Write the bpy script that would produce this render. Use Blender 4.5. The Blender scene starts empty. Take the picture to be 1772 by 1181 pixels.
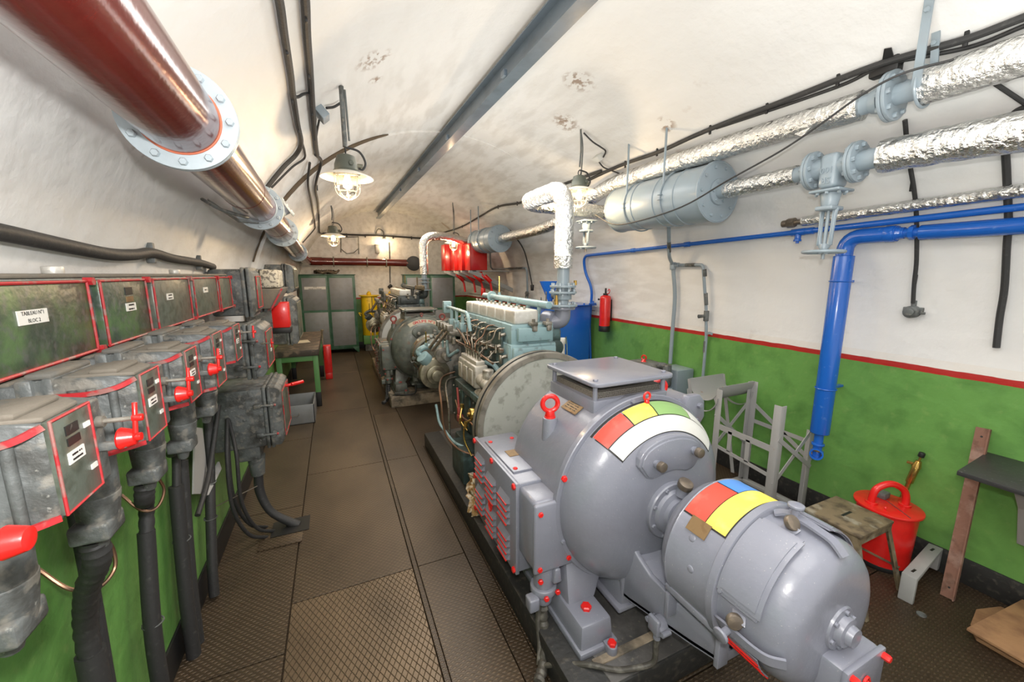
import bpy, bmesh, math, random
from mathutils import Vector, Matrix
random.seed(7)
PI = math.pi
scn = bpy.context.scene
C = scn.collection

# ------------------------------------------------------------------ camera
F = 680.0; VX, VY = 575.0, 475.0; CX, CY = 886.0, 590.5; EYE = Vector((0, 0, 1.95))
_y = Vector((VX-CX, CY-VY, -F)).normalized()
_z = Vector((0, F, CY-VY)).normalized()
_x = _y.cross(_z)
ROT = Matrix((_x, _y, _z))            # camera axes -> world axes
cam = bpy.data.cameras.new('camera'); cam.sensor_width = 36; cam.lens = F/1772*36
cam.clip_start = 0.02
camo = bpy.data.objects.new('camera', cam); C.objects.link(camo)
camo.matrix_world = Matrix.Translation(EYE) @ ROT.to_4x4()
scn.camera = camo

# ------------------------------------------------------------------ world and light
w = bpy.data.worlds.new('world'); scn.world = w; w.use_nodes = True
w.node_tree.nodes['Background'].inputs[0].default_value = (1, .97, .93, 1)
w.node_tree.nodes['Background'].inputs[1].default_value = 1.0
scn.view_settings.view_transform = 'Standard'; scn.view_settings.look = 'None'
scn.view_settings.gamma = 1; scn.view_settings.use_curve_mapping = False
scn.view_settings.exposure = 0.0

def light(name, kind, loc, energy, col, size=.05, rot=None, size_y=None):
    l = bpy.data.lights.new(name, kind); l.energy = energy; l.color = col
    if kind == 'AREA':
        l.size = size
        if size_y: l.shape = 'RECTANGLE'; l.size_y = size_y
    else: l.shadow_soft_size = size
    o = bpy.data.objects.new(name, l); C.objects.link(o); o.location = loc
    if rot: o.rotation_euler = rot
    return o
# the photographer's flash just above the lens, then added soft area fills with no fixture
light('camera_flash', 'POINT', (.02, -.03, 2.13), 96, (1, .98, .95), .035)
light('added_fill_down', 'AREA', (1.35, .3, 3.2), 36, (1, .98, .96), 1.6, (0, 0, 0), 2.4)
light('added_fill_down', 'AREA', (1.35, 4.2, 3.15), 58, (1, .97, .93), 1.2, (0, 0, 0), 2.6)
light('added_fill_down', 'AREA', (1.35, 8.3, 3.1), 40, (1, .86, .7), 1.0, (0, 0, 0), 2.0)
light('added_fill_up', 'AREA', (1.2, .2, 2.05), 42, (1, .98, .95), 1.6, (PI, 0, 0), 2.2)  # added fills facing up, in place of flash bounced off the vault
light('added_fill_up', 'AREA', (1.2, 3.9, 2.1), 26, (1, .96, .9), 1.2, (PI, 0, 0), 3.0)
light('added_fill_up', 'AREA', (1.0, 8.2, 2.1), 15, (1, .86, .7), 1.0, (PI, 0, 0), 2.6)

# ------------------------------------------------------------------ pixel helpers: a pixel of the photo on a known plane
def ray(u, v): return ROT @ Vector(((u-CX)/F, -(v-CY)/F, -1))
def P(u, v, x=None, y=None, z=None):
    r = ray(u, v)
    t = x/r.x if x is not None else (y/r.y if y is not None else (z-EYE.z)/r.z)
    return EYE + r*t
RC, RZ, RR = 1.35, 1.40, 2.20          # vault axis and radius
def V(u, v, off=.02, r=RR):
    d = ray(u, v); a = d.x**2+d.z**2; ox, oz = -RC, EYE.z-RZ; rr = r-off
    b = 2*(ox*d.x+oz*d.z); c = ox*ox+oz*oz-rr*rr
    t = (-b+math.sqrt(b*b-4*a*c))/2/a; p = EYE+d*t
    if p.y > 4.85:                      # beyond the step the vault is a little narrower
        ox, oz = -1.38, EYE.z-1.415; rr = 2.172-off; b = 2*(ox*d.x+oz*d.z); c = ox*ox+oz*oz-rr*rr
        p = EYE+d*((-b+math.sqrt(b*b-4*a*c))/2/a)
    if p.z < RZ:
        p = EYE+d*(((RC+rr) if d.x > 0 else (RC-rr))/d.x)
    return p

# ------------------------------------------------------------------ mesh building
class MB:
    def __init__(s): s.v = []; s.f = []; s.m = []
    def add(s, vs, fs, mi=0):
        n = len(s.v); s.v += [Vector(p) for p in vs]
        s.f += [tuple(n+i for i in f) for f in fs]; s.m += [mi]*len(fs); return s
    def bm(s, bm, mi=0):
        bm.verts.index_update()
        return s.add([v.co.copy() for v in bm.verts], [[v.index for v in f.verts] for f in bm.faces], mi)
def frame(d):
    d = Vector(d).normalized()
    a = Vector((0, 0, 1)) if abs(d.z) < .9 else Vector((1, 0, 0))
    x = a.cross(d).normalized(); return x, d.cross(x), d
def box(mb, lo, hi, bev=0, mi=0, rot=None, seg=2):
    lo = Vector(lo); hi = Vector(hi); c = (lo+hi)/2; s = hi-lo
    b = bmesh.new(); bmesh.ops.create_cube(b, size=1)
    for v in b.verts: v.co = Vector((v.co.x*s.x, v.co.y*s.y, v.co.z*s.z))
    if bev: bmesh.ops.bevel(b, geom=b.edges[:], offset=min(bev, min(abs(t) for t in s)*.45), segments=seg, affect='EDGES', profile=.5)
    for v in b.verts: v.co = (rot @ v.co if rot else v.co)+c
    mb.bm(b, mi); b.free(); return mb
def prism(mb, pts, vec, bev=0, mi=0):
    b = bmesh.new(); vec = Vector(vec)
    vs = [b.verts.new(p) for p in pts]; f = b.faces.new(vs)
    r = bmesh.ops.extrude_face_region(b, geom=[f])
    for e in r['geom']:
        if isinstance(e, bmesh.types.BMVert): e.co += vec
    bmesh.ops.recalc_face_normals(b, faces=b.faces[:])
    if bev: bmesh.ops.bevel(b, geom=b.edges[:], offset=bev, segments=2, affect='EDGES', profile=.5)
    mb.bm(b, mi); b.free(); return mb
def lathe(mb, prof, o, d, n=32, mi=0, a0=0, a1=2*PI, ax=None, cap=True):
    """prof: list of (t along d, r). full turn or a sector"""
    x, y, d = frame(d) if ax is None else ax
    o = Vector(o); full = abs(a1-a0-2*PI) < 1e-6; k = n if full else n+1
    vs = []
    for t, r in prof:
        for i in range(k):
            a = a0+(a1-a0)*i/n
            vs.append(o+d*t+(x*math.cos(a)+y*math.sin(a))*r)
    fs = []
    for j in range(len(prof)-1):
        for i in range(n):
            i2 = (i+1) % k
            fs.append((j*k+i, j*k+i2, (j+1)*k+i2, (j+1)*k+i))
    if full and cap:
        if prof[0][1] > 1e-5: fs.append(tuple(reversed(range(k))))
        if prof[-1][1] > 1e-5: fs.append(tuple((len(prof)-1)*k+i for i in range(k)))
    return mb.add(vs, fs, mi)
def cyl(mb, p0, p1, r, r1=None, n=16, mi=0, bev=0):
    p0 = Vector(p0); p1 = Vector(p1); L = (p1-p0).length; r1 = r if r1 is None else r1
    if bev: pr = [(0, r-bev), (bev*.3, r-bev*.3), (bev, r), (L-bev, r1), (L-bev*.3, r1-bev*.3), (L, r1-bev)]
    else: pr = [(0, r), (L, r1)]
    return lathe(mb, pr, p0, p1-p0, n, mi)
def bolt(mb, p, d, r=.012, h=.008, mi=0):
    p = Vector(p); d = Vector(d).normalized()
    return lathe(mb, [(-.001, r), (h*.75, r), (h, r*.8)], p, d, 6, mi)
def dome(mb, p, d, r, h, n=14, mi=0):
    return lathe(mb, [(h*math.sin(a), r*math.cos(a)) for a in [i*PI/2/5 for i in range(6)]][:5]+[(h, r*.02)], p, d, n, mi)
def torus(mb, c, axis, R, r, n=28, m=10, mi=0, a0=0, a1=2*PI):
    x, y, d = frame(axis); c = Vector(c)
    pts = [c+(x*math.cos(a)+y*math.sin(a))*R for a in [a0+(a1-a0)*i/n for i in range(n+(0 if abs(a1-a0-2*PI) < 1e-6 else 1))]]
    return tube(mb, pts, r, m, False, closed=abs(a1-a0-2*PI) < 1e-6, mi=mi)
def spline(pts, sub=6):
    pts = [Vector(p) for p in pts]
    if len(pts) < 3: return pts
    out = []; q = [pts[0]*2-pts[1]]+pts+[pts[-1]*2-pts[-2]]
    for i in range(1, len(q)-2):
        a, b, c, d = q[i-1:i+3]
        for k in range(sub):
            t = k/sub
            out.append(.5*((2*b)+(c-a)*t+(2*a-5*b+4*c-d)*t*t+(3*b-a-3*c+d)*t**3))
    out.append(pts[-1]); return out
def tube(mb, pts, r, n=8, smooth=True, sub=6, mi=0, closed=False, rfun=None):
    pts = spline(pts, sub) if smooth else [Vector(p) for p in pts]
    N = len(pts); t0 = None; vs = []; x = None
    for i in range(N):
        if closed: t = (pts[(i+1) % N]-pts[i-1]).normalized()
        else: t = (pts[min(i+1, N-1)]-pts[max(i-1, 0)]).normalized()
        if x is None: x = frame(t)[0]
        x = (x-t*x.dot(t)).normalized(); y = t.cross(x)
        rr = r if rfun is None else rfun(i/(N-1))
        for k in range(n):
            a = 2*PI*k/n; vs.append(pts[i]+(x*math.cos(a)+y*math.sin(a))*rr)
    fs = []
    for i in range(N if closed else N-1):
        j = (i+1) % N
        for k in range(n): fs.append((i*n+k, i*n+(k+1) % n, j*n+(k+1) % n, j*n+k))
    if not closed: fs += [tuple(reversed(range(n))), tuple((N-1)*n+k for k in range(n))]
    return mb.add(vs, fs, mi)
def bend(pts, r=.1, k=6):
    """poly line with corners rounded by radius r"""
    pts = [Vector(p) for p in pts]; out = [pts[0]]
    for i in range(1, len(pts)-1):
        a = pts[i-1]-pts[i]; b = pts[i+1]-pts[i]
        q = min(r, a.length*.48, b.length*.48); a = pts[i]+a.normalized()*q; b = pts[i]+b.normalized()*q
        for j in range(k+1):
            t = j/k; out.append(a*(1-t)**2+pts[i]*2*t*(1-t)+b*t*t)
    out.append(pts[-1]); return out
def strip(mb, pts, w, th, up, mi=0):
    """flat bar along pts; up = direction of its thickness"""
    pts = [Vector(p) for p in pts]; up = Vector(up).normalized(); vs = []
    N = len(pts)
    for i in range(N):
        t = (pts[min(i+1, N-1)]-pts[max(i-1, 0)]).normalized()
        s = t.cross(up).normalized(); u = s.cross(t).normalized()
        for a, b in ((-1, -1), (1, -1), (1, 1), (-1, 1)): vs.append(pts[i]+s*a*w/2+u*b*th/2)
    fs = [(3, 2, 1, 0), tuple((N-1)*4+k for k in range(4))]
    for i in range(N-1):
        for k in range(4): fs.append((i*4+k, i*4+(k+1) % 4, i*4+4+(k+1) % 4, i*4+4+k))
    return mb.add(vs, fs, mi)
def text(mb, s, c, right, up, h, d=.0015, mi=0, bold=0):
    cu = bpy.data.curves.new('t', 'FONT'); cu.body = s; cu.size = 1; cu.extrude = .5; cu.align_x = 'CENTER'; cu.align_y = 'CENTER'
    cu.resolution_u = 2; cu.offset = bold
    o = bpy.data.objects.new('t', cu); me = bpy.data.meshes.new_from_object(o)
    right = Vector(right).normalized(); up = Vector(up).normalized(); n = right.cross(up); c = Vector(c)
    mb.add([c+right*v.co.x*h+up*v.co.y*h+n*(v.co.z+.5)*d for v in me.vertices], [tuple(p.vertices) for p in me.polygons], mi)
    bpy.data.objects.remove(o); bpy.data.meshes.remove(me); bpy.data.curves.remove(cu)
    return mb

def worn_line(mb, c, right, up, w_, h, seed=0, d=.0006):
    """a line of engraving too worn to read: short uneven strokes"""
    rn = random.Random(seed); c = Vector(c); right = Vector(right).normalized(); up = Vector(up).normalized(); n_ = right.cross(up); x = -w_/2
    while x < w_/2-h*.3:
        q = h*rn.uniform(.25, .6); a = rn.uniform(.35, .5)*h
        if rn.random() < .85: prism(mb, [c+right*x-up*a, c+right*(x+q)-up*a, c+right*(x+q)+up*a*rn.uniform(.4, 1), c+right*x+up*a], n_*d)
        x += q+h*rn.uniform(.12, .3)
OFF = Vector((0, 0, 0))                 # shift of the thing being built
def thing(name, label, cat, loc, group=None):
    o = bpy.data.objects.new(name, None); C.objects.link(o); o.empty_display_size = .05
    o.location = Vector(loc)+OFF; o['label'] = label; o['category'] = cat
    if group: o['group'] = group
    o['_b'] = list(loc); return o
def base(o):
    while o.parent: o = o.parent
    return Vector(o['_b'])
def mesh(name, mb, mats, org, ang=35):
    me = bpy.data.meshes.new(name)
    me.from_pydata([tuple(v-org) for v in mb.v], [], mb.f)
    mats = mats if isinstance(mats, (list, tuple)) else [mats]
    for m in mats: me.materials.append(m)
    if len(mats) > 1: me.polygons.foreach_set('material_index', mb.m)
    b = bmesh.new(); b.from_mesh(me); bmesh.ops.recalc_face_normals(b, faces=b.faces[:]); b.to_mesh(me); b.free()
    me.polygons.foreach_set('use_smooth', [True]*len(me.polygons))
    me.set_sharp_from_angle(angle=math.radians(ang)); me.update()
    return me
def part(name, mb, mats, parent, label=None, ang=35):
    me = mesh(name, mb, mats, base(parent), ang)
    o = bpy.data.objects.new(name, me); C.objects.link(o); o.parent = parent
    if label: o['label'] = label
    return o
def solo(name, mb, mats, label, cat, group=None, ang=35):
    xs = [v.x for v in mb.v]; ys = [v.y for v in mb.v]; z = min(v.z for v in mb.v)
    org = Vector(((min(xs)+max(xs))/2, (min(ys)+max(ys))/2, z))
    o = bpy.data.objects.new(name, mesh(name, mb, mats, org, ang)); C.objects.link(o)
    o.location = org+OFF; o['label'] = label; o['category'] = cat
    if group: o['group'] = group
    o['_b'] = list(org); return o
def struct(name, mb, mats, ang=35):
    o = bpy.data.objects.new(name, mesh(name, mb, mats, Vector((0, 0, 0)), ang)); C.objects.link(o)
    o['kind'] = 'structure'; o['_b'] = [0, 0, 0]; return o
def dup(root, loc, label, group=None, props=True):
    r = root.copy(); C.objects.link(r); r.location = Vector(loc); r['label'] = label
    if group: r['group'] = group
    for ch in list(root.children):
        c = ch.copy(); C.objects.link(c); c.parent = r
        for g in ch.children:
            d = g.copy(); C.objects.link(d); d.parent = c
    return r

# ------------------------------------------------------------------ materials
def mat(name, col, rough=.5, metal=0, bump=None, blots=(), emit=None, coat=0, wave=None):
    """bump=(scale,strength[,dist]); blots=[(colour, noise scale, lo, hi, amount)] stains and dirt"""
    m = bpy.data.materials.new(name); m.use_nodes = True; nt = m.node_tree; n = nt.nodes; L = nt.links
    b = n['Principled BSDF']; b.inputs['Roughness'].default_value = rough; b.inputs['Metallic'].default_value = metal
    if coat: b.inputs['Coat Weight'].default_value = coat; b.inputs['Coat Roughness'].default_value = .15
    tc = n.new('ShaderNodeTexCoord'); cur = None
    for i, (c2, sc, lo, hi, am) in enumerate(blots):
        nz = n.new('ShaderNodeTexNoise'); nz.inputs['Scale'].default_value = sc; nz.inputs['Detail'].default_value = 6
        mp = n.new('ShaderNodeMapping'); mp.inputs[1].default_value = (i*3.1, i*1.7, 0)
        L.new(tc.outputs['Object'], mp.inputs[0]); L.new(mp.outputs[0], nz.inputs['Vector'])
        mr = n.new('ShaderNodeMapRange'); mr.inputs[1].default_value = lo; mr.inputs[2].default_value = hi
        mr.inputs[4].default_value = am; L.new(nz.outputs['Fac'], mr.inputs[0])
        mx = n.new('ShaderNodeMix'); mx.data_type = 'RGBA'
        L.new(mr.outputs[0], mx.inputs['Factor'])
        if cur: L.new(cur, mx.inputs['A'])
        else: mx.inputs['A'].default_value = (*col, 1)
        mx.inputs['B'].default_value = (*c2, 1); cur = mx.outputs['Result']
    if cur: L.new(cur, b.inputs['Base Color'])
    else: b.inputs['Base Color'].default_value = (*col, 1)
    if bump:
        nz = n.new('ShaderNodeTexNoise'); nz.inputs['Scale'].default_value = bump[0]; nz.inputs['Detail'].default_value = 5
        L.new(tc.outputs['Object'], nz.inputs['Vector'])
        bp = n.new('ShaderNodeBump'); bp.inputs['Strength'].default_value = bump[1]; bp.inputs['Distance'].default_value = bump[2] if len(bump) > 2 else .01
        L.new(nz.outputs['Fac'], bp.inputs['Height']); L.new(bp.outputs[0], b.inputs['Normal'])
    if emit:
        b.inputs['Emission Color'].default_value = (*emit[0], 1); b.inputs['Emission Strength'].default_value = emit[1]
    return m
WHITE_DUST = (.62, .6, .55)
M = {}
M['grey'] = mat('grey enamel paint', (.215, .225, .27), .3, 0, (26, .25, .006), [(WHITE_DUST, 170, .68, .73, .6), ((.18, .18, .215), 3, .45, .7, .5)], coat=.35)
M['grey_dirty'] = mat('oily grey green paint', (.13, .145, .125), .42, .1, (30, .3, .006), [((.05, .045, .035), 5, .45, .65, .8), ((.26, .25, .2), 14, .55, .75, .5), ((.16, .07, .03), 9, .62, .7, .5)], coat=.1)
M['pale'] = mat('pale grey pipe paint', (.27, .33, .37), .38, 0, (30, .2, .005), [((.28, .3, .32), 8, .5, .75, .4)], coat=.2)
M['red'] = mat('red paint', (.72, .015, .012), .3, 0, (40, .15, .004), [((.45, .01, .01), 12, .5, .8, .5)], coat=.3)
M['redtank'] = mat('deep red enamel', (.55, .012, .008), .28, 0, (20, .15, .004), coat=.4)
M['bandred'] = mat('red band paint', (.68, .07, .045), .35, 0, (30, .1, .003), [((.78, .2, .15), 14, .5, .75, .5)])
M['yellow'] = mat('yellow band paint', (.90, .75, .10), .35, 0, (30, .1, .003), [((.92, .83, .4), 14, .5, .8, .5)])
M['bandgreen'] = mat('green band paint', (.25, .42, .15), .35, 0)
M['bandwhite'] = mat('white band paint', (.68, .68, .64), .4, 0, (30, .1, .003))
M['bandblue'] = mat('blue band paint', (.08, .25, .65), .35, 0)
M['ytank'] = mat('yellow enamel', (.75, .5, .01), .4, 0, (30, .2, .004), [((.4, .25, .01), 12, .6, .75, .5)])
M['black'] = mat('black paint', (.012, .012, .012), .5)
M['rubber'] = mat('black cable sheath', (.03, .03, .03), .6, 0, (60, .4, .004), [((.12, .12, .11), 40, .6, .8, .5)])
M['foil'] = mat('crinkled aluminium foil lagging', (.82, .82, .80), .2, 1, (34, 1.0, .02), [((.55, .53, .5), 30, .55, .7, .5)])
M['brownpipe'] = mat('brown red gloss paint', (.125, .017, .013), .17, 0, (50, .25, .003), [((.09, .012, .01), 8, .4, .7, .6)], coat=.5)
M['flange'] = mat('light grey flange paint', (.42, .49, .53), .4, 0, (40, .2, .004), [((.3, .32, .33), 12, .55, .75, .5)])
M['blue'] = mat('bright blue gloss paint', (.012, .12, .52), .25, 0, (40, .2, .003), [((.1, .25, .6), 25, .66, .74, .5)], coat=.4)
M['lightblue'] = mat('light blue engine enamel', (.24, .365, .385), .35, 0, (30, .3, .005), [((.1, .13, .12), 14, .56, .68, .7), ((.45, .55, .55), 90, .66, .72, .5)], coat=.2)
M['engdark'] = mat('dark green oily casting', (.05, .075, .07), .35, .2, (30, .5, .008), [((.12, .2, .2), 12, .5, .65, .7), ((.15, .12, .08), 20, .6, .7, .5)])
M['alu'] = mat('cast aluminium', (.62, .60, .55), .42, .35, (60, .4, .004), [((.38, .36, .31), 10, .55, .75, .6), ((.8, .8, .76), 30, .55, .7, .4)])
M['alud'] = mat('grimy cast aluminium', (.3, .28, .24), .4, .4, (60, .4, .004), [((.08, .07, .05), 14, .45, .65, .8)])
M['steel'] = mat('worn steel', (.38, .34, .28), .35, .85, (40, .3, .003), [((.12, .09, .06), 30, .5, .65, .7)])
M['copper'] = mat('copper pipe', (.28, .16, .10), .35, .8, None, [((.2, .14, .1), 30, .5, .7, .7)])
M['brass'] = mat('brass', (.55, .36, .1), .25, .9, None, [((.25, .15, .05), 20, .5, .7, .6)])
M['knob'] = mat('dark bronze knob', (.17, .14, .11), .35, .5, (60, .3, .003), [((.35, .28, .2), 30, .5, .7, .5)])
M['plate_brass'] = mat('brass nameplate', (.27, .18, .09), .4, .5, None, [((.2, .12, .06), 40, .5, .65, .6)])
M['plate_dark'] = mat('blackened nameplate', (.02, .02, .018), .45, .2, None, [((.25, .23, .2), 60, .6, .7, .6)])
M['label'] = mat('white enamel label', (.72, .71, .66), .4, 0, None, [((.4, .25, .15), 40, .6, .7, .5)])
M['iron'] = mat('dusty dark cast iron', (.135, .147, .145), .5, .1, (35, .6, .008), [((.05, .05, .045), 11, .47, .62, .85), ((.27, .25, .21), 26, .55, .66, .6), ((.42, .42, .38), 75, .66, .72, .5)])
M['dusttop'] = mat('dust covered iron', (.17, .15, .12), .8, 0, (30, .5, .008), [((.13, .13, .12), 14, .5, .65, .8)])
M['panel'] = mat('mottled dark green panel', (.045, .07, .05), .35, .1, (60, .4, .003), [((.10, .18, .07), 9, .45, .65, .9), ((.12, .13, .12), 40, .5, .65, .7)])
M['panelgrey'] = mat('grey green cover plate', (.12, .14, .115), .35, .1, (60, .3, .003), [((.07, .08, .06), 30, .45, .6, .8), ((.2, .18, .13), 14, .55, .7, .5)])
M['redline'] = mat('worn red edging', (.42, .02, .025), .5, 0, (60, .3, .003), [((.25, .16, .14), 30, .5, .6, .8)])
M['conc'] = mat('stained concrete', (.3, .24, .17), .8, 0, (20, .7, .015), [((.05, .045, .035), 4, .45, .6, .9), ((.45, .38, .28), 12, .5, .7, .5)])
M['blackconc'] = mat('black painted concrete', (.02, .02, .019), .5, 0, (30, .5, .006), [((.08, .07, .055), 30, .55, .7, .6)])
M['greyconc'] = mat('dark grey painted plinth top', (.09, .085, .08), .4, 0, (30, .5, .006), [((.03, .03, .03), 5, .45, .6, .7), ((.2, .18, .13), 40, .6, .72, .5)])
M['disc'] = mat('weathered pale grey metal', (.42, .43, .38), .5, .1, (40, .3, .004), [((.2, .2, .16), 18, .55, .68, .6), ((.5, .5, .46), 5, .5, .7, .5)])
M['discrim'] = mat('oily grey rim', (.26, .24, .2), .4, .2, None, [((.1, .09, .07), 8, .5, .65, .8)])
M['framegrey'] = mat('grey primer on steel angle', (.34, .34, .33), .6, 0, (40, .2, .003), [((.3, .17, .1), 12, .68, .75, .6)])
M['rust'] = mat('rusty steel', (.22, .11, .075), .8, 0, (40, .6, .005), [((.36, .25, .2), 10, .5, .68, .8), ((.1, .05, .03), 16, .55, .7, .7)])
M['oldsteel'] = mat('dirty painted stool metal', (.22, .17, .1), .6, .2, (50, .5, .004), [((.08, .06, .04), 16, .45, .62, .8), ((.4, .38, .3), 9, .58, .68, .6)])
M['wood'] = mat('worn plywood', (.34, .19, .09), .75, 0, (40, .5, .004), [((.2, .1, .05), 10, .45, .68, .8)])
M['darktop'] = mat('black bench top', (.035, .035, .036), .45, 0, (30, .5, .005), [((.25, .25, .24), 60, .66, .74, .6)])
M['cabgrey'] = mat('grey cabinet sheet', (.23, .24, .25), .45, .2, None, [((.2, .2, .2), 10, .45, .65, .6)])
M['cabgreen'] = mat('dark green cabinet frame', (.04, .12, .07), .4, 0, None, [((.12, .2, .18), 6, .5, .7, .6)])
M['deskgreen'] = mat('green bench frame', (.1, .25, .08), .5)
M['deskdark'] = mat('dirty brown bench top', (.05, .038, .028), .6, 0, (20, .5, .006), [((.22, .15, .1), 9, .5, .66, .8)])
M['paper'] = mat('paper sheet', (.5, .44, .33), .8)
M['rag'] = mat('oil soaked torn rag', (.5, .3, .12), .6, 0, (30, .8, .01), [((.85, .75, .6), 30, .48, .6, .9), ((.2, .08, .02), 40, .55, .68, .8)])
M['cloth'] = mat('dark cloth bundle', (.1, .075, .05), .9, 0, (25, .8, .01), [((.3, .25, .18), 14, .5, .65, .6)])
M['plastic'] = mat('white plastic', (.7, .7, .66), .5)
M['enamel'] = mat('white enamel reflector', (.85, .8, .7), .35)
M['glow'] = mat('lit lamp bulb', (1, .8, .5), .4, 0, None, (), ((1, .72, .38), 22))
M['lamphead'] = mat('weathered lamp casting', (.1, .11, .09), .5, .2, (30, .4, .005), [((.25, .22, .15), 10, .5, .65, .6)])
g = bpy.data.materials.new('lamp jar glass'); g.use_nodes = True
gb = g.node_tree.nodes['Principled BSDF']; gb.inputs['Base Color'].default_value = (1, .96, .88, 1); gb.inputs['Roughness'].default_value = .03
gb.inputs['Transmission Weight'].default_value = 1; gb.inputs['IOR'].default_value = 1.15
M['glass'] = g

def wall_mat(name, white, green, stripe=True, dist=.02, spots=()):
    m = mat(name, white, .6, 0, (9, .45, dist)); nt = m.node_tree; n = nt.nodes; L = nt.links; b = n['Principled BSDF']
    tc = n['Texture Coordinate']
    sp = n.new('ShaderNodeSeparateXYZ'); L.new(tc.outputs['Object'], sp.inputs[0])
    def noise(sc, det, lo, hi, stretch=None, off=0):
        nz = n.new('ShaderNodeTexNoise'); nz.inputs['Scale'].default_value = sc; nz.inputs['Detail'].default_value = det
        mp = n.new('ShaderNodeMapping'); mp.inputs[1].default_value = (off, off, off)
        if stretch: mp.inputs[3].default_value = stretch
        L.new(tc.outputs['Object'], mp.inputs[0]); L.new(mp.outputs[0], nz.inputs['Vector'])
        mr = n.new('ShaderNodeMapRange'); mr.inputs[1].default_value = lo; mr.inputs[2].default_value = hi
        L.new(nz.outputs['Fac'], mr.inputs[0]); return mr.outputs[0]
    def mix(f, a, c):
        mx = n.new('ShaderNodeMix'); mx.data_type = 'RGBA'
        if isinstance(f, float): mx.inputs['Factor'].default_value = f
        else: L.new(f, mx.inputs['Factor'])
        for k, q in (('A', a), ('B', c)):
            if isinstance(q, tuple): mx.inputs[k].default_value = (*q, 1)
            else: L.new(q, mx.inputs[k])
        return mx.outputs['Result']
    def mul(a, k):
        q = n.new('ShaderNodeMath'); q.operation = 'MULTIPLY'; L.new(a, q.inputs[0])
        if isinstance(k, float): q.inputs[1].default_value = k
        else: L.new(k, q.inputs[1])
        return q.outputs[0]
    def step(src, lo, hi):
        mr = n.new('ShaderNodeMapRange'); mr.inputs[1].default_value = lo; mr.inputs[2].default_value = hi
        L.new(src, mr.inputs[0]); return mr.outputs[0]
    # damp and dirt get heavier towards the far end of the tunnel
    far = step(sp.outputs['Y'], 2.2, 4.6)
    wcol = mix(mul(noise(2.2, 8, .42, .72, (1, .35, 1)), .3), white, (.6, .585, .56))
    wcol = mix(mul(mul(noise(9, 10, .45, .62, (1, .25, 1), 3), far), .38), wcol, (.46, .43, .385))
    wcol = mix(mul(noise(1.4, 9, .70, .75, None, 7), .5), wcol, (.33, .2, .11))
    for ctr, rad, sd in spots:          # rust and damp stains
        vd = n.new('ShaderNodeVectorMath'); vd.operation = 'DISTANCE'; vd.inputs[1].default_value = ctr; L.new(tc.outputs['Object'], vd.inputs[0])
        wcol = mix(mul(mul(step(vd.outputs['Value'], rad, rad*.4), noise(22, 6, .48, .58, (1, .6, 1), sd)), .8), wcol, (.25, .15, .085))
    if stripe:
        nb = n.new('ShaderNodeTexNoise'); nb.inputs['Scale'].default_value = 8
        L.new(tc.outputs['Object'], nb.inputs['Vector'])
        ad = n.new('ShaderNodeMath'); ad.operation = 'MULTIPLY_ADD'; ad.inputs[1].default_value = .012
        L.new(nb.outputs['Fac'], ad.inputs[0]); L.new(sp.outputs['Z'], ad.inputs[2])
        gcol = mix(mul(noise(6, 6, .48, .75, (1, 1, 1), 1), .5), green, (.045, .135, .03))
        gcol = mix(mul(noise(16, 6, .6, .75, None, 5), .35), gcol, (.25, .38, .12))
        c = mix(step(ad.outputs[0], 1.312, 1.314), gcol, (.42, .022, .018))
        c = mix(step(ad.outputs[0], 1.352, 1.354), c, wcol)
        L.new(c, b.inputs['Base Color'])
        rr = n.new('ShaderNodeMapRange'); rr.inputs[1].default_value = 1.31; rr.inputs[2].default_value = 1.36
        rr.inputs[3].default_value = .33; rr.inputs[4].default_value = .6; L.new(sp.outputs['Z'], rr.inputs[0]); L.new(rr.outputs[0], b.inputs['Roughness'])
    else: L.new(wcol, b.inputs['Base Color'])
    return m
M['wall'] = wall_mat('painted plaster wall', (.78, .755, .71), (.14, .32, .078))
M['vault'] = wall_mat('whitewashed vault', (.80, .80, .785), (.1, .2, .1), False, spots=[((.35, 3.02, 3.36), .15, 1), ((.4, 3.35, 3.37), .07, 2), ((2.64, 2.70, 3.19), .10, 3), ((1.95, 3.0, 3.5), .16, 4), ((2.2, 3.6, 3.42), .16, 5), ((-.61, 1.95, 2.40), .06, 6)])

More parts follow.
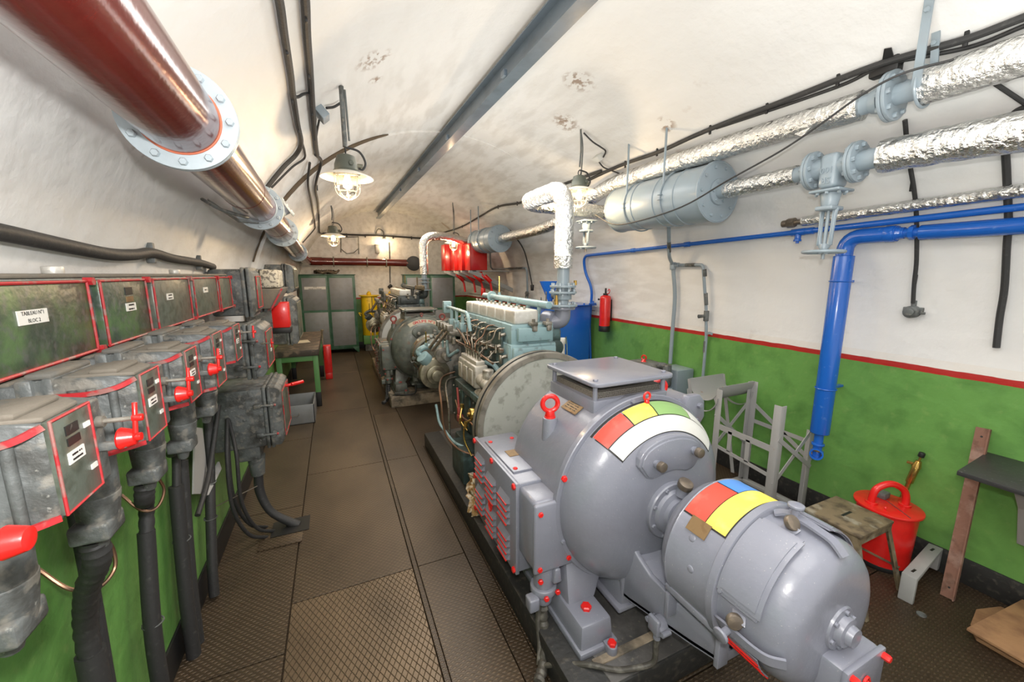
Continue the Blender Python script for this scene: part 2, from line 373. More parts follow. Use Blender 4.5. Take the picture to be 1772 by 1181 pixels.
def floor_mat(name, kind):
    m = bpy.data.materials.new(name); m.use_nodes = True; nt = m.node_tree; n = nt.nodes; L = nt.links
    b = n['Principled BSDF']; tc = n.new('ShaderNodeTexCoord'); sp = n.new('ShaderNodeSeparateXYZ'); L.new(tc.outputs['Object'], sp.inputs[0])
    def ma(op, a, c=None, d=None):
        q = n.new('ShaderNodeMath'); q.operation = op
        for i, k in enumerate((a, c, d)):
            if k is None: continue
            if isinstance(k, (int, float)): q.inputs[i].default_value = k
            else: L.new(k, q.inputs[i])
        return q.outputs[0]
    X, Y = sp.outputs['X'], sp.outputs['Y']
    if kind == 'diamond':       # flat plate scored with two sets of crossing grooves
        a = ma('PINGPONG', ma('ADD', ma('MULTIPLY', X, 1.0), ma('MULTIPLY', Y, .55)), .016)
        c = ma('PINGPONG', ma('SUBTRACT', ma('MULTIPLY', X, 1.0), ma('MULTIPLY', Y, .55)), .016)
        h = ma('MINIMUM', ma('DIVIDE', ma('MINIMUM', a, c), .0028), 1.0)
        groove = ma('SUBTRACT', 1.0, h)
    else:                       # raised lozenge studs in rows
        u = ma('DIVIDE', X, .034); v = ma('DIVIDE', Y, .017)
        row = ma('FLOORED_MODULO', ma('FLOOR', v), 2.0)
        fu = ma('ABSOLUTE', ma('SUBTRACT', ma('FRACT', ma('ADD', u, ma('MULTIPLY', row, .5))), .5))
        fv = ma('ABSOLUTE', ma('SUBTRACT', ma('FRACT', v), .5))
        s = ma('ADD', ma('MULTIPLY', fu, 2.2), ma('MULTIPLY', fv, 2.4))
        mr = n.new('ShaderNodeMapRange'); mr.inputs[1].default_value = 1.0; mr.inputs[2].default_value = .7
        L.new(s, mr.inputs[0]); h = mr.outputs[0]; groove = ma('SUBTRACT', 1.0, h)
    def noise(sc, lo, hi, stretch=(1, 1, 1)):
        nz = n.new('ShaderNodeTexNoise'); nz.inputs['Scale'].default_value = sc; nz.inputs['Detail'].default_value = 7
        mp = n.new('ShaderNodeMapping'); mp.inputs[3].default_value = stretch
        L.new(tc.outputs['Object'], mp.inputs[0]); L.new(mp.outputs[0], nz.inputs['Vector'])
        mr = n.new('ShaderNodeMapRange'); mr.inputs[1].default_value = lo; mr.inputs[2].default_value = hi
        L.new(nz.outputs['Fac'], mr.inputs[0]); return mr.outputs[0]
    def mix(f, a, c):
        mx = n.new('ShaderNodeMix'); mx.data_type = 'RGBA'; L.new(f, mx.inputs['Factor'])
        for k, q in (('A', a), ('B', c)):
            if isinstance(q, tuple): mx.inputs[k].default_value = (*q, 1)
            else: L.new(q, mx.inputs[k])
        return mx.outputs['Result']
    base_c = {'diamond': (.165, .115, .068), 'tread': (.15, .105, .063), 'dark': (.10, .068, .04)}[kind]
    c = mix(noise(2.2, .4, .68, (1, .6, 1)), base_c, tuple(k*.55 for k in base_c))
    c = mix(ma('MULTIPLY', groove, .62), c, (.03, .02, .012))
    c = mix(ma('MULTIPLY', noise(120, .70, .75), .6), c, (.5, .42, .3))
    L.new(c, b.inputs['Base Color']); b.inputs['Roughness'].default_value = .42; b.inputs['Metallic'].default_value = .25
    bp = n.new('ShaderNodeBump'); bp.inputs['Strength'].default_value = .7; bp.inputs['Distance'].default_value = .004
    L.new(h, bp.inputs['Height']); L.new(bp.outputs[0], b.inputs['Normal'])
    return m
M['tread'] = floor_mat('brown tread plate', 'tread')
M['diamond'] = floor_mat('brown crossed chequer plate', 'diamond')
M['floordark'] = floor_mat('dark oily tread plate', 'dark')

# ================================================================== THE ROOM
YB, Y0, YS = 11.1, -1.5, 4.85           # back wall, open end behind the camera, step in the vault
b = MB()
box(b, (-1.1, Y0, -.2), (3.8, YB+.3, -.02), mi=2)
def fp(x0, x1, y0, y1, mi, g=.004, z=0): box(b, (x0+g, y0+g, -.03), (x1-g, y1-g, z), .0015, mi, seg=1)
# left strip, middle strip, right strip of plates
for y0, y1 in ((-1.5, .62), (.62, 2.08), (2.08, 3.55), (3.55, 5.1), (5.1, 7.2), (7.2, 9.2), (9.2, 11.1)): fp(-.85, -.36, y0, y1, 0)
fp(-.36, .36, -1.5, 2.42, 1)
for y0, y1 in ((2.42, 4.1), (4.1, 6.0), (6.0, 8.4), (8.4, 11.1)): fp(-.36, .36, y0, y1, 0)
for y0, y1 in ((-1.5, 2.42), (2.42, 4.1), (4.1, 5.6)): fp(.39, .72, y0, y1, 0)
fp(.36, .72, 5.6, 11.1, 2)
fp(.36, .39, -1.5, 5.6, 2, .001, .004); fp(.72, .82, -1.5, 4.3, 2, .001, .003)
fp(.72, 3.55, -1.5, 1.12, 2); fp(2.02, 3.55, 1.12, 4.3, 2); fp(.72, 3.55, 4.3, 11.1, 2)
fp(.82, 2.02, 1.12, 4.3, 2)
struct('floor', b, [M['tread'], M['diamond'], M['floordark']])
b = MB(); box(b, (-1.05, Y0, 0), (-.85, YB, RZ)); struct('wall_left', b, M['wall'])
b = MB(); box(b, (3.55, Y0, 0), (3.75, YB, RZ)); struct('wall_right', b, M['wall'])
b = MB(); box(b, (-1.05, YB, 0), (3.75, YB+.2, 3.8)); struct('wall_back', b, M['wall'])
b = MB(); box(b, (-.85, Y0, 0), (-.838, YB, .17), .002); struct('baseboard_left', b, M['black'])
b = MB(); box(b, (3.538, Y0, 0), (3.55, YB, .17), .002); struct('baseboard_right', b, M['blackconc'])
b = MB(); box(b, (-.84, YB-.012, 0), (3.54, YB, .17), .002); struct('baseboard_back', b, M['black'])
def arcshell(mb, cx, cz, r, y0, y1, th=.18, n=56, ny=40):
    vs = []
    for j in range(ny+1):
        y = y0+(y1-y0)*j/ny
        for rr in (r, r+th):
            for i in range(n+1):
                a = PI*i/n; q = rr
                vs.append((cx+q*math.cos(a), y, cz+q*math.sin(a)))
    k = 2*(n+1); fs = []
    for j in range(ny):
        for i in range(n):
            a = j*k+i; fs.append((a, a+1, a+1+k, a+k)); c = a+n+1; fs.append((c, c+k, c+1+k, c+1))
    for j in (0, ny):
        for i in range(n): a = j*k+i; fs.append((a, a+n+1, a+n+2, a+1))
    for e in (0, n):
        for j in range(ny): a = j*k+e; fs.append((a, a+k, a+k+n+1, a+n+1))
    mb.add(vs, fs)
b = MB(); arcshell(b, RC, RZ, RR, Y0, YS)
struct('ceiling', b, M['vault'], 60)
b = MB(); arcshell(b, 1.38, RZ+.015, 2.172, YS, YB, .2)
struct('ceiling', b, M['vault'], 60)

# dark brown tube standing in for the shaded gap along the vault step
b = MB(); tube(b, [(RC+(RR-.012)*math.cos(math.radians(a)), YS-.012, RZ+(RR-.012)*math.sin(math.radians(a))) for a in range(108, 163, 3)], .02, 8, False, rfun=lambda q: .006+.02*math.sin(PI*min(1, q*1.15))**.6 if q < .87 else .008)
struct('trim_1', b, mat('shade painted in the gap', (.12, .09, .06), .9, 0, (20, .8, .01)))
def wx(z, r=0): return RC+math.sqrt(RR*RR-(z-RZ)**2)-r-.006 if z > RZ else 3.544-r

# ================================================================== GENERATING SETS (drawn once in the place of the near set)
AX, AZ = 1.42, .82                     # shaft axis
YD = Vector((0, 1, 0)); XF = (Vector((1, 0, 0)), Vector((0, 0, 1)), YD)
def ylathe(mb, prof, n=64, mi=0, a0=0, a1=2*PI):
    """prof (Y, r) around the shaft axis; angles from +X towards +Z"""
    return lathe(mb, prof, (AX, 0, AZ), YD, n, mi, a0, a1, XF)
def pol(r, deg, y):
    a = math.radians(deg); return Vector((AX+r*math.cos(a), y, AZ+r*math.sin(a)))
BELL = [(1.490, .492), (1.455, .487), (1.42, .472), (1.385, .447), (1.355, .412), (1.33, .365), (1.312, .31), (1.30, .25), (1.292, .2), (1.286, .15)]
def bell_y(r):
    for (y0, r0), (y1, r1) in zip(BELL, BELL[1:]):
        if r1 <= r <= r0: return y1+(y0-y1)*(r-r1)/(r0-r1)
    return BELL[-1][0]
def prof_patch(mb, prof_fn, r0, r1, d0, d1, off, mi=0, nr=6, na=24, ys=None):
    """thin patch lying on a surface of revolution; r0,r1 run along the profile"""
    vs = []
    for j in range(nr+1):
        y, r, ny, nr_ = prof_fn(r0+(r1-r0)*j/nr)
        for k in (0, 1):
            for i in range(na+1):
                a = math.radians(d0+(d1-d0)*i/na); o = off if k else off-.004
                vs.append((AX+(r+nr_*o)*math.cos(a), y+ny*o, AZ+(r+nr_*o)*math.sin(a)))
    w_ = 2*(na+1); fs = []
    for j in range(nr):
        for i in range(na):
            a = j*w_+i; fs.append((a, a+1, a+1+w_, a+w_)); c = a+na+1; fs.append((c, c+w_, c+1+w_, c+1))
        for e in (0, na):
            a = j*w_+e; fs.append((a, a+w_, a+w_+na+1, a+na+1))
    for j in (0, nr):
        for i in range(na): a = j*w_+i; fs.append((a, a+na+1, a+na+2, a+1))
    mb.add(vs, fs, mi)
def bellfn(r):
    y = bell_y(r); y2 = bell_y(min(r+.01, .49)); dr = min(r+.01, .49)-r
    t = Vector((y2-y, dr)).normalized(); n = (-t.y, t.x)
    return y, r, n[0], n[1]

def eyebolt(name, c, R, r, mt, parent, axis=(0, 1, 0), foot=.03):
    b = MB(); torus(b, Vector(c)+Vector((0, 0, R+foot)), axis, R, r, 28, 10)
    cyl(b, c, Vector(c)+Vector((0, 0, foot+r*.4)), r*2.2, r*1.7, 20, bev=.003); cyl(b, Vector(c)-Vector((0, 0, .01)), Vector(c)+Vector((0, 0, .008)), r*2.3, n=20, bev=.002)
    return part(name, b, mt, parent)

def emblem(c, right, up, s, mt, parent):
    """small oval cast badge: a ring holding crossed curls"""
    b = MB(); right = Vector(right); up = Vector(up); n = right.cross(up); c = Vector(c)+n*.003
    ov = lambda a, k: c+right*math.cos(a)*s*.5*k+up*math.sin(a)*s*k
    tube(b, [ov(2*PI*i/28, 1) for i in range(28)], s*.09, 6, False, closed=True)
    for sg in (-1, 1):
        tube(b, [c+right*sg*s*x+up*s*y for x, y in ((.3, -.6), (-.2, -.35), (.25, 0), (-.25, .35), (.2, .62))], s*.075, 6)
    tube(b, [c+up*-s*.7, c+up*s*.75], s*.06, 6, False)
    part('emblem', b, mt, parent)

def louvre_mb(x, y0, y1, z, h=.034):
    """pressed louvre: wedge rising from the plate, open lip painted separately"""
    b = MB()
    vs = [(x, y0, z+h), (x, y1, z+h), (x, y1, z), (x, y0, z), (x-.022, y0+.006, z+.003), (x-.022, y1-.006, z+.003)]
    b.add(vs, [(0, 1, 5, 4), (1, 2, 5), (0, 4, 3), (3, 4, 5, 2), (0, 3, 2, 1)], 0)
    box(b, (x-.0255, y0+.003, z-.003), (x-.018, y1-.003, z+.0045), .001, 1)
    return b

def make_generator(mats, label, near=True):
    G, R, DK = mats['g'], mats['r'], mats['k']
    t = thing('generator', label, 'generator', (AX, 1.9, .17))
    # --- stator housing
    b = MB()
    ylathe(b, [(1.492, .45), (1.492, .512), (1.496, .516), (1.524, .516), (1.528, .512), (1.529, .495), (1.54, .492), (2.02, .492), (2.045, .487), (2.06, .47), (2.075, .40), (2.09, .25), (2.12, .18), (2.3, .17), (2.53, .17)], 96)
    # shoulder joining the louvred box, feet along both sides
    prism(b, [(1.0, 1.66, .86), (1.16, 1.66, .86), (1.30, 1.66, 1.0), (1.3, 1.66, .5), (1.0, 1.66, .44)], (0, .6, 0), .02)
    box(b, (1.55, 1.62, .44), (2.02, 2.2, .78), .03)
    # bosses under the lifting eyes
    for xx, yy, zz in ((1.03, 1.78, 1.12), (1.81, 1.78, 1.12)):
        cyl(b, (xx, yy, zz-.22), (xx, yy, zz+.06), .048, .040, 28, bev=.004)
    part('stator_housing', b, G, t, ang=40)
    # --- end bell, with its foot
    b = MB(); ylathe(b, BELL+[(1.30, .1)], 96)
    part('end_bell', b, G, t, ang=60)
    b = MB()
    prism(b, [(1.215, 1.355, .275), (1.625, 1.355, .275), (1.60, 1.355, .60), (1.24, 1.355, .60)], (0, .25, 0), .03)
    box(b, (1.195, 1.345, .262), (1.645, 1.62, .29), .008)
    box(b, (1.3, 1.5, .165), (1.54, 1.62, .28), .01)
    part('bell_foot', b, G, t)
    # --- cast feet left and right
    for sg in (-1, 1):
        X = lambda x: AX+sg*(AX-x)*1.0 if sg > 0 else x
        b = MB()
        prism(b, [(X(.94), 1.30, .19), (X(1.13), 1.30, .19), (X(1.12), 1.31, .315), (X(.95), 1.31, .315)], (0, .7, 0), .014)
        prism(b, [(X(.93), 1.285, .165), (X(1.145), 1.285, .165), (X(1.145), 1.285, .2), (X(.93), 1.285, .2)], (0, .74, 0), .006)
        prism(b, [(X(.96), 1.44, .3), (X(1.12), 1.44, .3), (X(1.3), 1.56, .5), (X(1.0), 1.56, .6)], (0, .5, 0), .02)
        cyl(b, (X(1.09), 1.262, .165), (X(1.09), 1.262, .215), .026, n=20, bev=.003); box(b, (min(X(1.065), X(1.115)), 1.262, .165), (max(X(1.065), X(1.115)), 1.3, .213), .004)
        f = part('foot', b, G, t)
        for p, rr in (((X(1.035), 1.40, .314), .027), ((X(1.09), 1.262, .214), .021)):
            c = MB(); bolt(c, p, (0, 0, 1), rr, .02); part('bolt', c, R, f)
    # --- colour bands painted round the bell
    if near:
        PB = [('bandred', .447, .488, 111, 133), ('yellow', .447, .488, 91.5, 110), ('bandgreen', .447, .488, 62, 90.5), ('bandwhite', .378, .443, 36, 132.5)]
        b = MB()
        prof_patch(b, bellfn, .374, .4905, 35, 133.7, .0012, 0, 14, 60); part('band_outline', b, M['black'], t, ang=60)
        for nm, r0, r1, d0, d1 in PB:
            b = MB(); prof_patch(b, bellfn, r0, r1, d0, d1, .0026, 0, 10, 40)
            part('colour_band', b, M[nm], t, dict(bandred='red colour band', yellow='yellow colour band', bandgreen='green colour band', bandwhite='long white colour band')[nm], ang=60)
        b = MB(); prof_patch(b, bellfn, .447, .488, 37, 61, .0026, 0, 10, 20); part('colour_band', b, M['bandwhite'], t, 'short white colour band', ang=60)
    else:
        b = MB(); prof_patch(b, bellfn, .40, .452, 58, 122, .0026, 0, 10, 40); part('colour_band', b, mat('faded cream band', (.42, .37, .27), .5), t, 'faded cream band with red lettering', ang=60)
        b = MB(); s = 'GROUPE N°2'
        for i, ch in enumerate(s):
            if ch == ' ': continue
            a = 110-i*4.6; p = pol(.426, a, bell_y(.426)-.004); rd = math.radians(a)
            rr = Vector((math.sin(rd), 0, -math.cos(rd))); y, r, ny, nr_ = bellfn(.426)
            nn = Vector((nr_*math.cos(rd), ny, nr_*math.sin(rd))); up = nn.cross(rr)
            if up.z < 0: up = -up
            text(b, ch, p+nn*.002, rr, up, .062, .001, 0, .02)
        part('lettering', b, mat('red lettering paint', (.4, .02, .02), .5), t)
    # --- kidney shaped inspection cover with two knobs
    def kid(rA, rB, d0, d1, off):
        pts = []
        for i in range(17):
            q = i/16; d = d0+(d1-d0)*q; e = 1-abs(2*q-1)**6*.55; rm = (rA+rB)/2; pts.append((rm+(rB-rm)*e, d))
        for i in range(17):
            q = 1-i/16; d = d0+(d1-d0)*q; e = 1-abs(2*q-1)**6*.55; rm = (rA+rB)/2; pts.append((rm-(rm-rA)*e, d))
        return [pol(r, d, off) for r, d in pts]
    b = MB(); prism(b, kid(.185, .372, 50, 128, 1.292), (0, .06, 0), .006); prism(b, kid(.2, .358, 52, 126, 1.284), (0, .02, 0), .004)
    cv = part('inspection_cover', b, G, t, ang=50)
    for r_, d_ in ((.28, 112), (.312, 65)):
        c = MB(); p = pol(r_, d_, 1.285); cyl(c, p, p-YD*.028, .017, n=18); cyl(c, p-YD*.012, p-YD*.018, .021, n=18); part('knob_stem', c, G, cv)
        c = MB(); cyl(c, p-YD*.026, p-YD*.052, .024, n=22, bev=.004); part('knob', c, M['knob'] if near else DK, cv)
    # --- bearing hub and shaft
    b = MB(); ylathe(b, [(1.30, .142), (1.268, .142), (1.262, .137), (1.262, .112), (1.245, .105), (1.235, .085), (1.215, .082), (1.212, .066), (1.19, .064), (1.188, .05)], 48)
    h = part('bearing_hub', b, G, t)
    for k in range(8):
        c = MB(); bolt(c, pol(.125, 22+45*k, 1.263), (0, -1, 0), .011, .009); part('bolt', c, G, h)
    b = MB(); ylathe(b, [(1.2, .036), (1.08, .036)], 24); part('shaft', b, M['steel'], t)
    b = MB(); p = Vector((AX+.015, 1.232, AZ+.10)); cyl(b, p, p+Vector((0, -.012, .05)), .028, .022, 16); oc = part('oil_cup', b, G, t)
    c = MB(); q = p+Vector((0, -.012, .045)); cyl(c, q, q+Vector((0, -.012, .03)), .034, n=24, bev=.005); part('oil_cap', c, M['knob'], oc)
    # --- flange bolts round the rim
    for d_, mt_ in ((161, R), (99, G), (40, G), (200, G)):
        c = MB(); bolt(c, pol(.502, d_, 1.492), (0, -1, 0), .016 if mt_ is R else .012, .014); part('rim_bolt', c, mt_, t)
    # --- air hood on top
    b = MB(); box(b, (1.17, 1.58, 1.2), (1.67, 2.03, 1.31), .012)
    part('hood_base', b, G, t)
    b = MB(); box(b, (1.20, 1.61, 1.305), (1.64, 2.0, 1.345), .002); part('vent_mesh', b, M['ventmesh'], t)
    for x_, y_ in ((1.19, 1.6), (1.65, 1.6), (1.19, 2.01), (1.65, 2.01)):
        c = MB(); cyl(c, (x_, y_, 1.30), (x_, y_, 1.392), .013, n=14); part('post', c, G, t)
    b = MB(); pts = []
    for cx_, cy_, s_ in ((1.655, 2.03, 0), (1.185, 2.03, 90), (1.185, 1.58, 180), (1.655, 1.58, 270)):
        for k in range(6): a = math.radians(s_+18*k); pts.append((cx_+(-.012 if cx_ > 1.4 else .012)+.048*math.cos(a), cy_+(-.012 if cy_ > 1.8 else .012)+.048*math.sin(a), 1.388))
    prism(b, pts, (0, 0, .022), .005); hp = part('hood_plate', b, G, t, ang=50)
    for x_, y_ in ((1.19, 1.6), (1.65, 1.6), (1.19, 2.01), (1.65, 2.01)):
        c = MB(); bolt(c, (x_, y_, 1.41), (0, 0, 1), .013, .011); part('bolt', c, G, hp)
    # --- lifting eyes and nameplate
    eyebolt('lifting_eye', (1.03, 1.78, 1.18), .042, .0135, R, t, (.3, 1, 0), .036)
    eyebolt('lifting_eye', (1.81, 1.78, 1.18), .042, .0135, R, t, (.3, 1, 0), .036)
    eyebolt('lifting_eye', (AX-.012, 1.462, AZ+.489), .019, .006, R, t, (0, 1, 0), .014)
    b = MB(); a = math.radians(121); nn = Vector((math.cos(a), 0, math.sin(a))); c0 = Vector((AX, 1.74, AZ))+nn*.4945; tt = Vector((math.sin(a), 0, -math.cos(a)))
    prism(b, [c0-tt*.055-YD*.07, c0+tt*.055-YD*.07, c0+tt*.055+YD*.07, c0-tt*.055+YD*.07], nn*.004, .0008)
    npl = part('nameplate', b, M['plate_brass'], t)
    c = MB()
    for k in range(6):
        o_ = c0+nn*.0042+tt*(.036-.0145*k)
        worn_line(c, o_, -YD, nn.cross(-YD), .10, .007, k)
    part('engraving', c, M['plate_dark'], npl)
    # --- terminal box on the far side with a cable inlet
    b = MB(); box(b, (1.78, 1.66, 1.03), (1.99, 2.12, 1.19), .02); box(b, (1.77, 1.65, 1.185), (2.0, 2.13, 1.2), .005); box(b, (1.68, 1.72, .8), (1.93, 2.05, 1.05), .02)
    tb = part('terminal_box', b, G, t)
    c = MB()
    prism(c, [(1.87, 1.61, 1.03), (1.96, 1.61, 1.01), (2.02, 1.61, 1.09), (2.01, 1.61, 1.19), (1.97, 1.61, 1.235), (1.88, 1.61, 1.235), (1.85, 1.61, 1.19), (1.85, 1.61, 1.09)], (0, .05, 0), .006); box(c, (1.84, 1.655, 1.04), (2.0, 1.69, 1.21), .005); part('cover', c, G, tb)
    c = MB(); bolt(c, (1.965, 1.612, 1.17), (0, -1, 0), .018, .02); part('bolt', c, G, tb)
    # --- louvred side box
    b = MB(); box(b, (.80, 1.69, .37), (1.06, 2.34, .882), .012)
    sb = part('side_box', b, G, t)
    b = MB(); box(b, (.782, 1.685, .362), (.806, 2.348, .888), .006); lp = part('louvre_panel', b, G, t)
    for ci, yc in enumerate((2.215, 2.03, 1.83)):
        rows = [(.80, .76, .72, .68), (.755, .715, .675, .635), (.755, .715, .675, .635)][ci]
        low = [(.575, .535, .495, .455), (.54, .50, .46, .42), (.54, .50, .46, .42)][ci]
        for z_ in rows+low:
            bb = louvre_mb(.782, yc-.068, yc+.068, z_-.02); part('louvre', bb, [G, R], lp, 'louvre with a red painted lip' if near else None)
    for y_, z_ in ((1.705, .868), (2.02, .868), (2.33, .868), (1.705, .385), (2.02, .385), (2.33, .385), (2.33, .62)):
        c = MB(); bolt(c, (.783, y_, z_), (-1, 0, 0), .017, .013); part('bolt', c, R, lp)
    emblem((.776, 2.035, .588), (0, -1, 0), (0, 0, 1), .05, R, lp)
    b = MB(); pts = [(.82, 1.80, .88), (1.02, 1.80, .88), (1.02, 2.25, .88), (.82, 2.25, .88)]
    prism(b, pts, (0, 0, .014), .004); tp = part('top_cover', b, G, t)
    for x_, y_ in ((.845, 1.83), (.995, 1.83), (.845, 2.21), (.995, 2.21)):
        c = MB(); bolt(c, (x_, y_, .893), (0, 0, 1), .014, .007); part('bolt', c, R, tp)
    c = MB(); box(c, (.875, 1.97, .893), (.965, 2.05, .897)); part('nameplate', c, M['plate_brass'], tp)
    # --- small junction box on the near end
    b = MB(); box(b, (.80, 1.515, .50), (1.005, 1.70, .872), .022); jb = part('junction_box', b, G, t, ang=50)
    c = MB(); box(c, (.792, 1.493, .502), (1.012, 1.52, .872), .016); part('junction_cover', c, G, jb, ang=50)
    for x_, z_ in ((.822, .825), (.985, .845), (.822, .53), (.985, .545)):
        c = MB(); bolt(c, (x_, 1.494, z_), (0, -1, 0), .014, .01); part('bolt', c, R, jb)
    # --- cable gland below it
    b = MB(); cyl(b, (.88, 1.56, .52), (.88, 1.56, .38), .052, n=28, bev=.004); cyl(b, (.88, 1.56, .385), (.88, 1.56, .345), .068, n=28, bev=.006); cyl(b, (.88, 1.56, .35), (.88, 1.56, .285), .055, .045, 28, bev=.006)
    prism(b, [(.90, 1.49, .42), (.95, 1.49, .42), (.94, 1.49, .5), (.91, 1.49, .5)], (0, .06, 0), .008); box(b, (.775, 1.5, .29), (.83, 1.56, .36), .008)
    gl = part('cable_gland', b, G, t, ang=50)
    for p in ((.835, 1.508, .45), (.86, 1.49, .36), (.93, 1.5, .365)):
        c = MB(); bolt(c, p, (-.3, -1, 0), .014, .012); part('bolt', c, R, gl)
    b = MB(); tube(b, [(.88, 1.56, .29), (.872, 1.545, .2), (.86, 1.5, .11), (.82, 1.44, .05), (.76, 1.38, .035)], .028, 12, rfun=lambda q: .026+.004*math.sin(q*60)); tube(b, [(.855, 1.55, .29), (.84, 1.54, .2), (.83, 1.5, .1), (.80, 1.45, .04)], .013, 8)
    part('main_cable', b, mats['cable'], t)
    # --- cradle that carries the exciter
    b = MB()
    pr = [(1.40, .65), (1.32, .65), (1.28, .615), (1.20, .58), (1.10, .575), (.84, .59), (.81, .54), (.82, .50), (.95, .455), (1.1, .41), (1.32, .345), (1.4, .33)]
    for x_ in (1.235, 1.575): prism(b, [(x_, y_, z_) for y_, z_ in pr], (.028, 0, 0), .006)
    for (ya, za), (yb_, zb) in zip(pr[6:], pr[7:]): prism(b, [(1.235, ya, za), (1.235, yb_, zb), (1.235, yb_, zb+.02), (1.235, ya, za+.02)], (.368, 0, 0))
    prism(b, [(1.225, 1.36, .34), (1.615, 1.36, .34), (1.615, 1.36, .655), (1.225, 1.36, .655)], (0, .05, 0), .012)
    prism(b, [(1.255, 1.39, .62), (1.255, 1.32, .62), (1.255, 1.28, .58), (1.255, 1.20, .545), (1.255, 1.1, .532), (1.255, .83, .532), (1.255, .83, .51), (1.255, .95, .465), (1.255, 1.1, .42), (1.255, 1.32, .355), (1.255, 1.39, .34)], (.33, 0, 0), .004)
    for x_ in (1.19, 1.605):
        box(b, (x_-.01, .80, .650), (x_+.04, 1.06, .678), .004)
        for y_ in (.80, 1.04): box(b, (x_-.005, y_, .52), (x_+.05, y_+.02, .635), .003)
    cr = part('exciter_cradle', b, G, t, ang=50)
    c = MB(); bolt(c, (1.26, 1.3, .5), (-1, 0, 0), .018, .018); part('bolt', c, G, cr)
    # small sensor box clamped to the cradle
    b = MB(); cyl(b, (1.24, 1.11, .41), (1.19, 1.11, .41), .040, n=24, bev=.004); box(b, (1.18, 1.08, .385), (1.20, 1.14, .46), .006); cyl(b, (1.21, 1.11, .38), (1.21, 1.11, .345), .016, n=14)
    for dy in (-.045, .045): cyl(b, (1.235, 1.11+dy, .41), (1.19, 1.11+dy, .41), .012, n=12)
    part('cable_box', b, G, t, ang=50)
    b = MB(); tube(b, bend([(1.21, 1.11, .36), (1.21, 1.11, .21), (1.14, 1.14, .19), (1.05, 1.17, .185), (.95, 1.25, .185), (.86, 1.34, .13), (.82, 1.42, .06)], .05), .0125, 10); part('control_cable', b, mats['cable'], t)
    return t

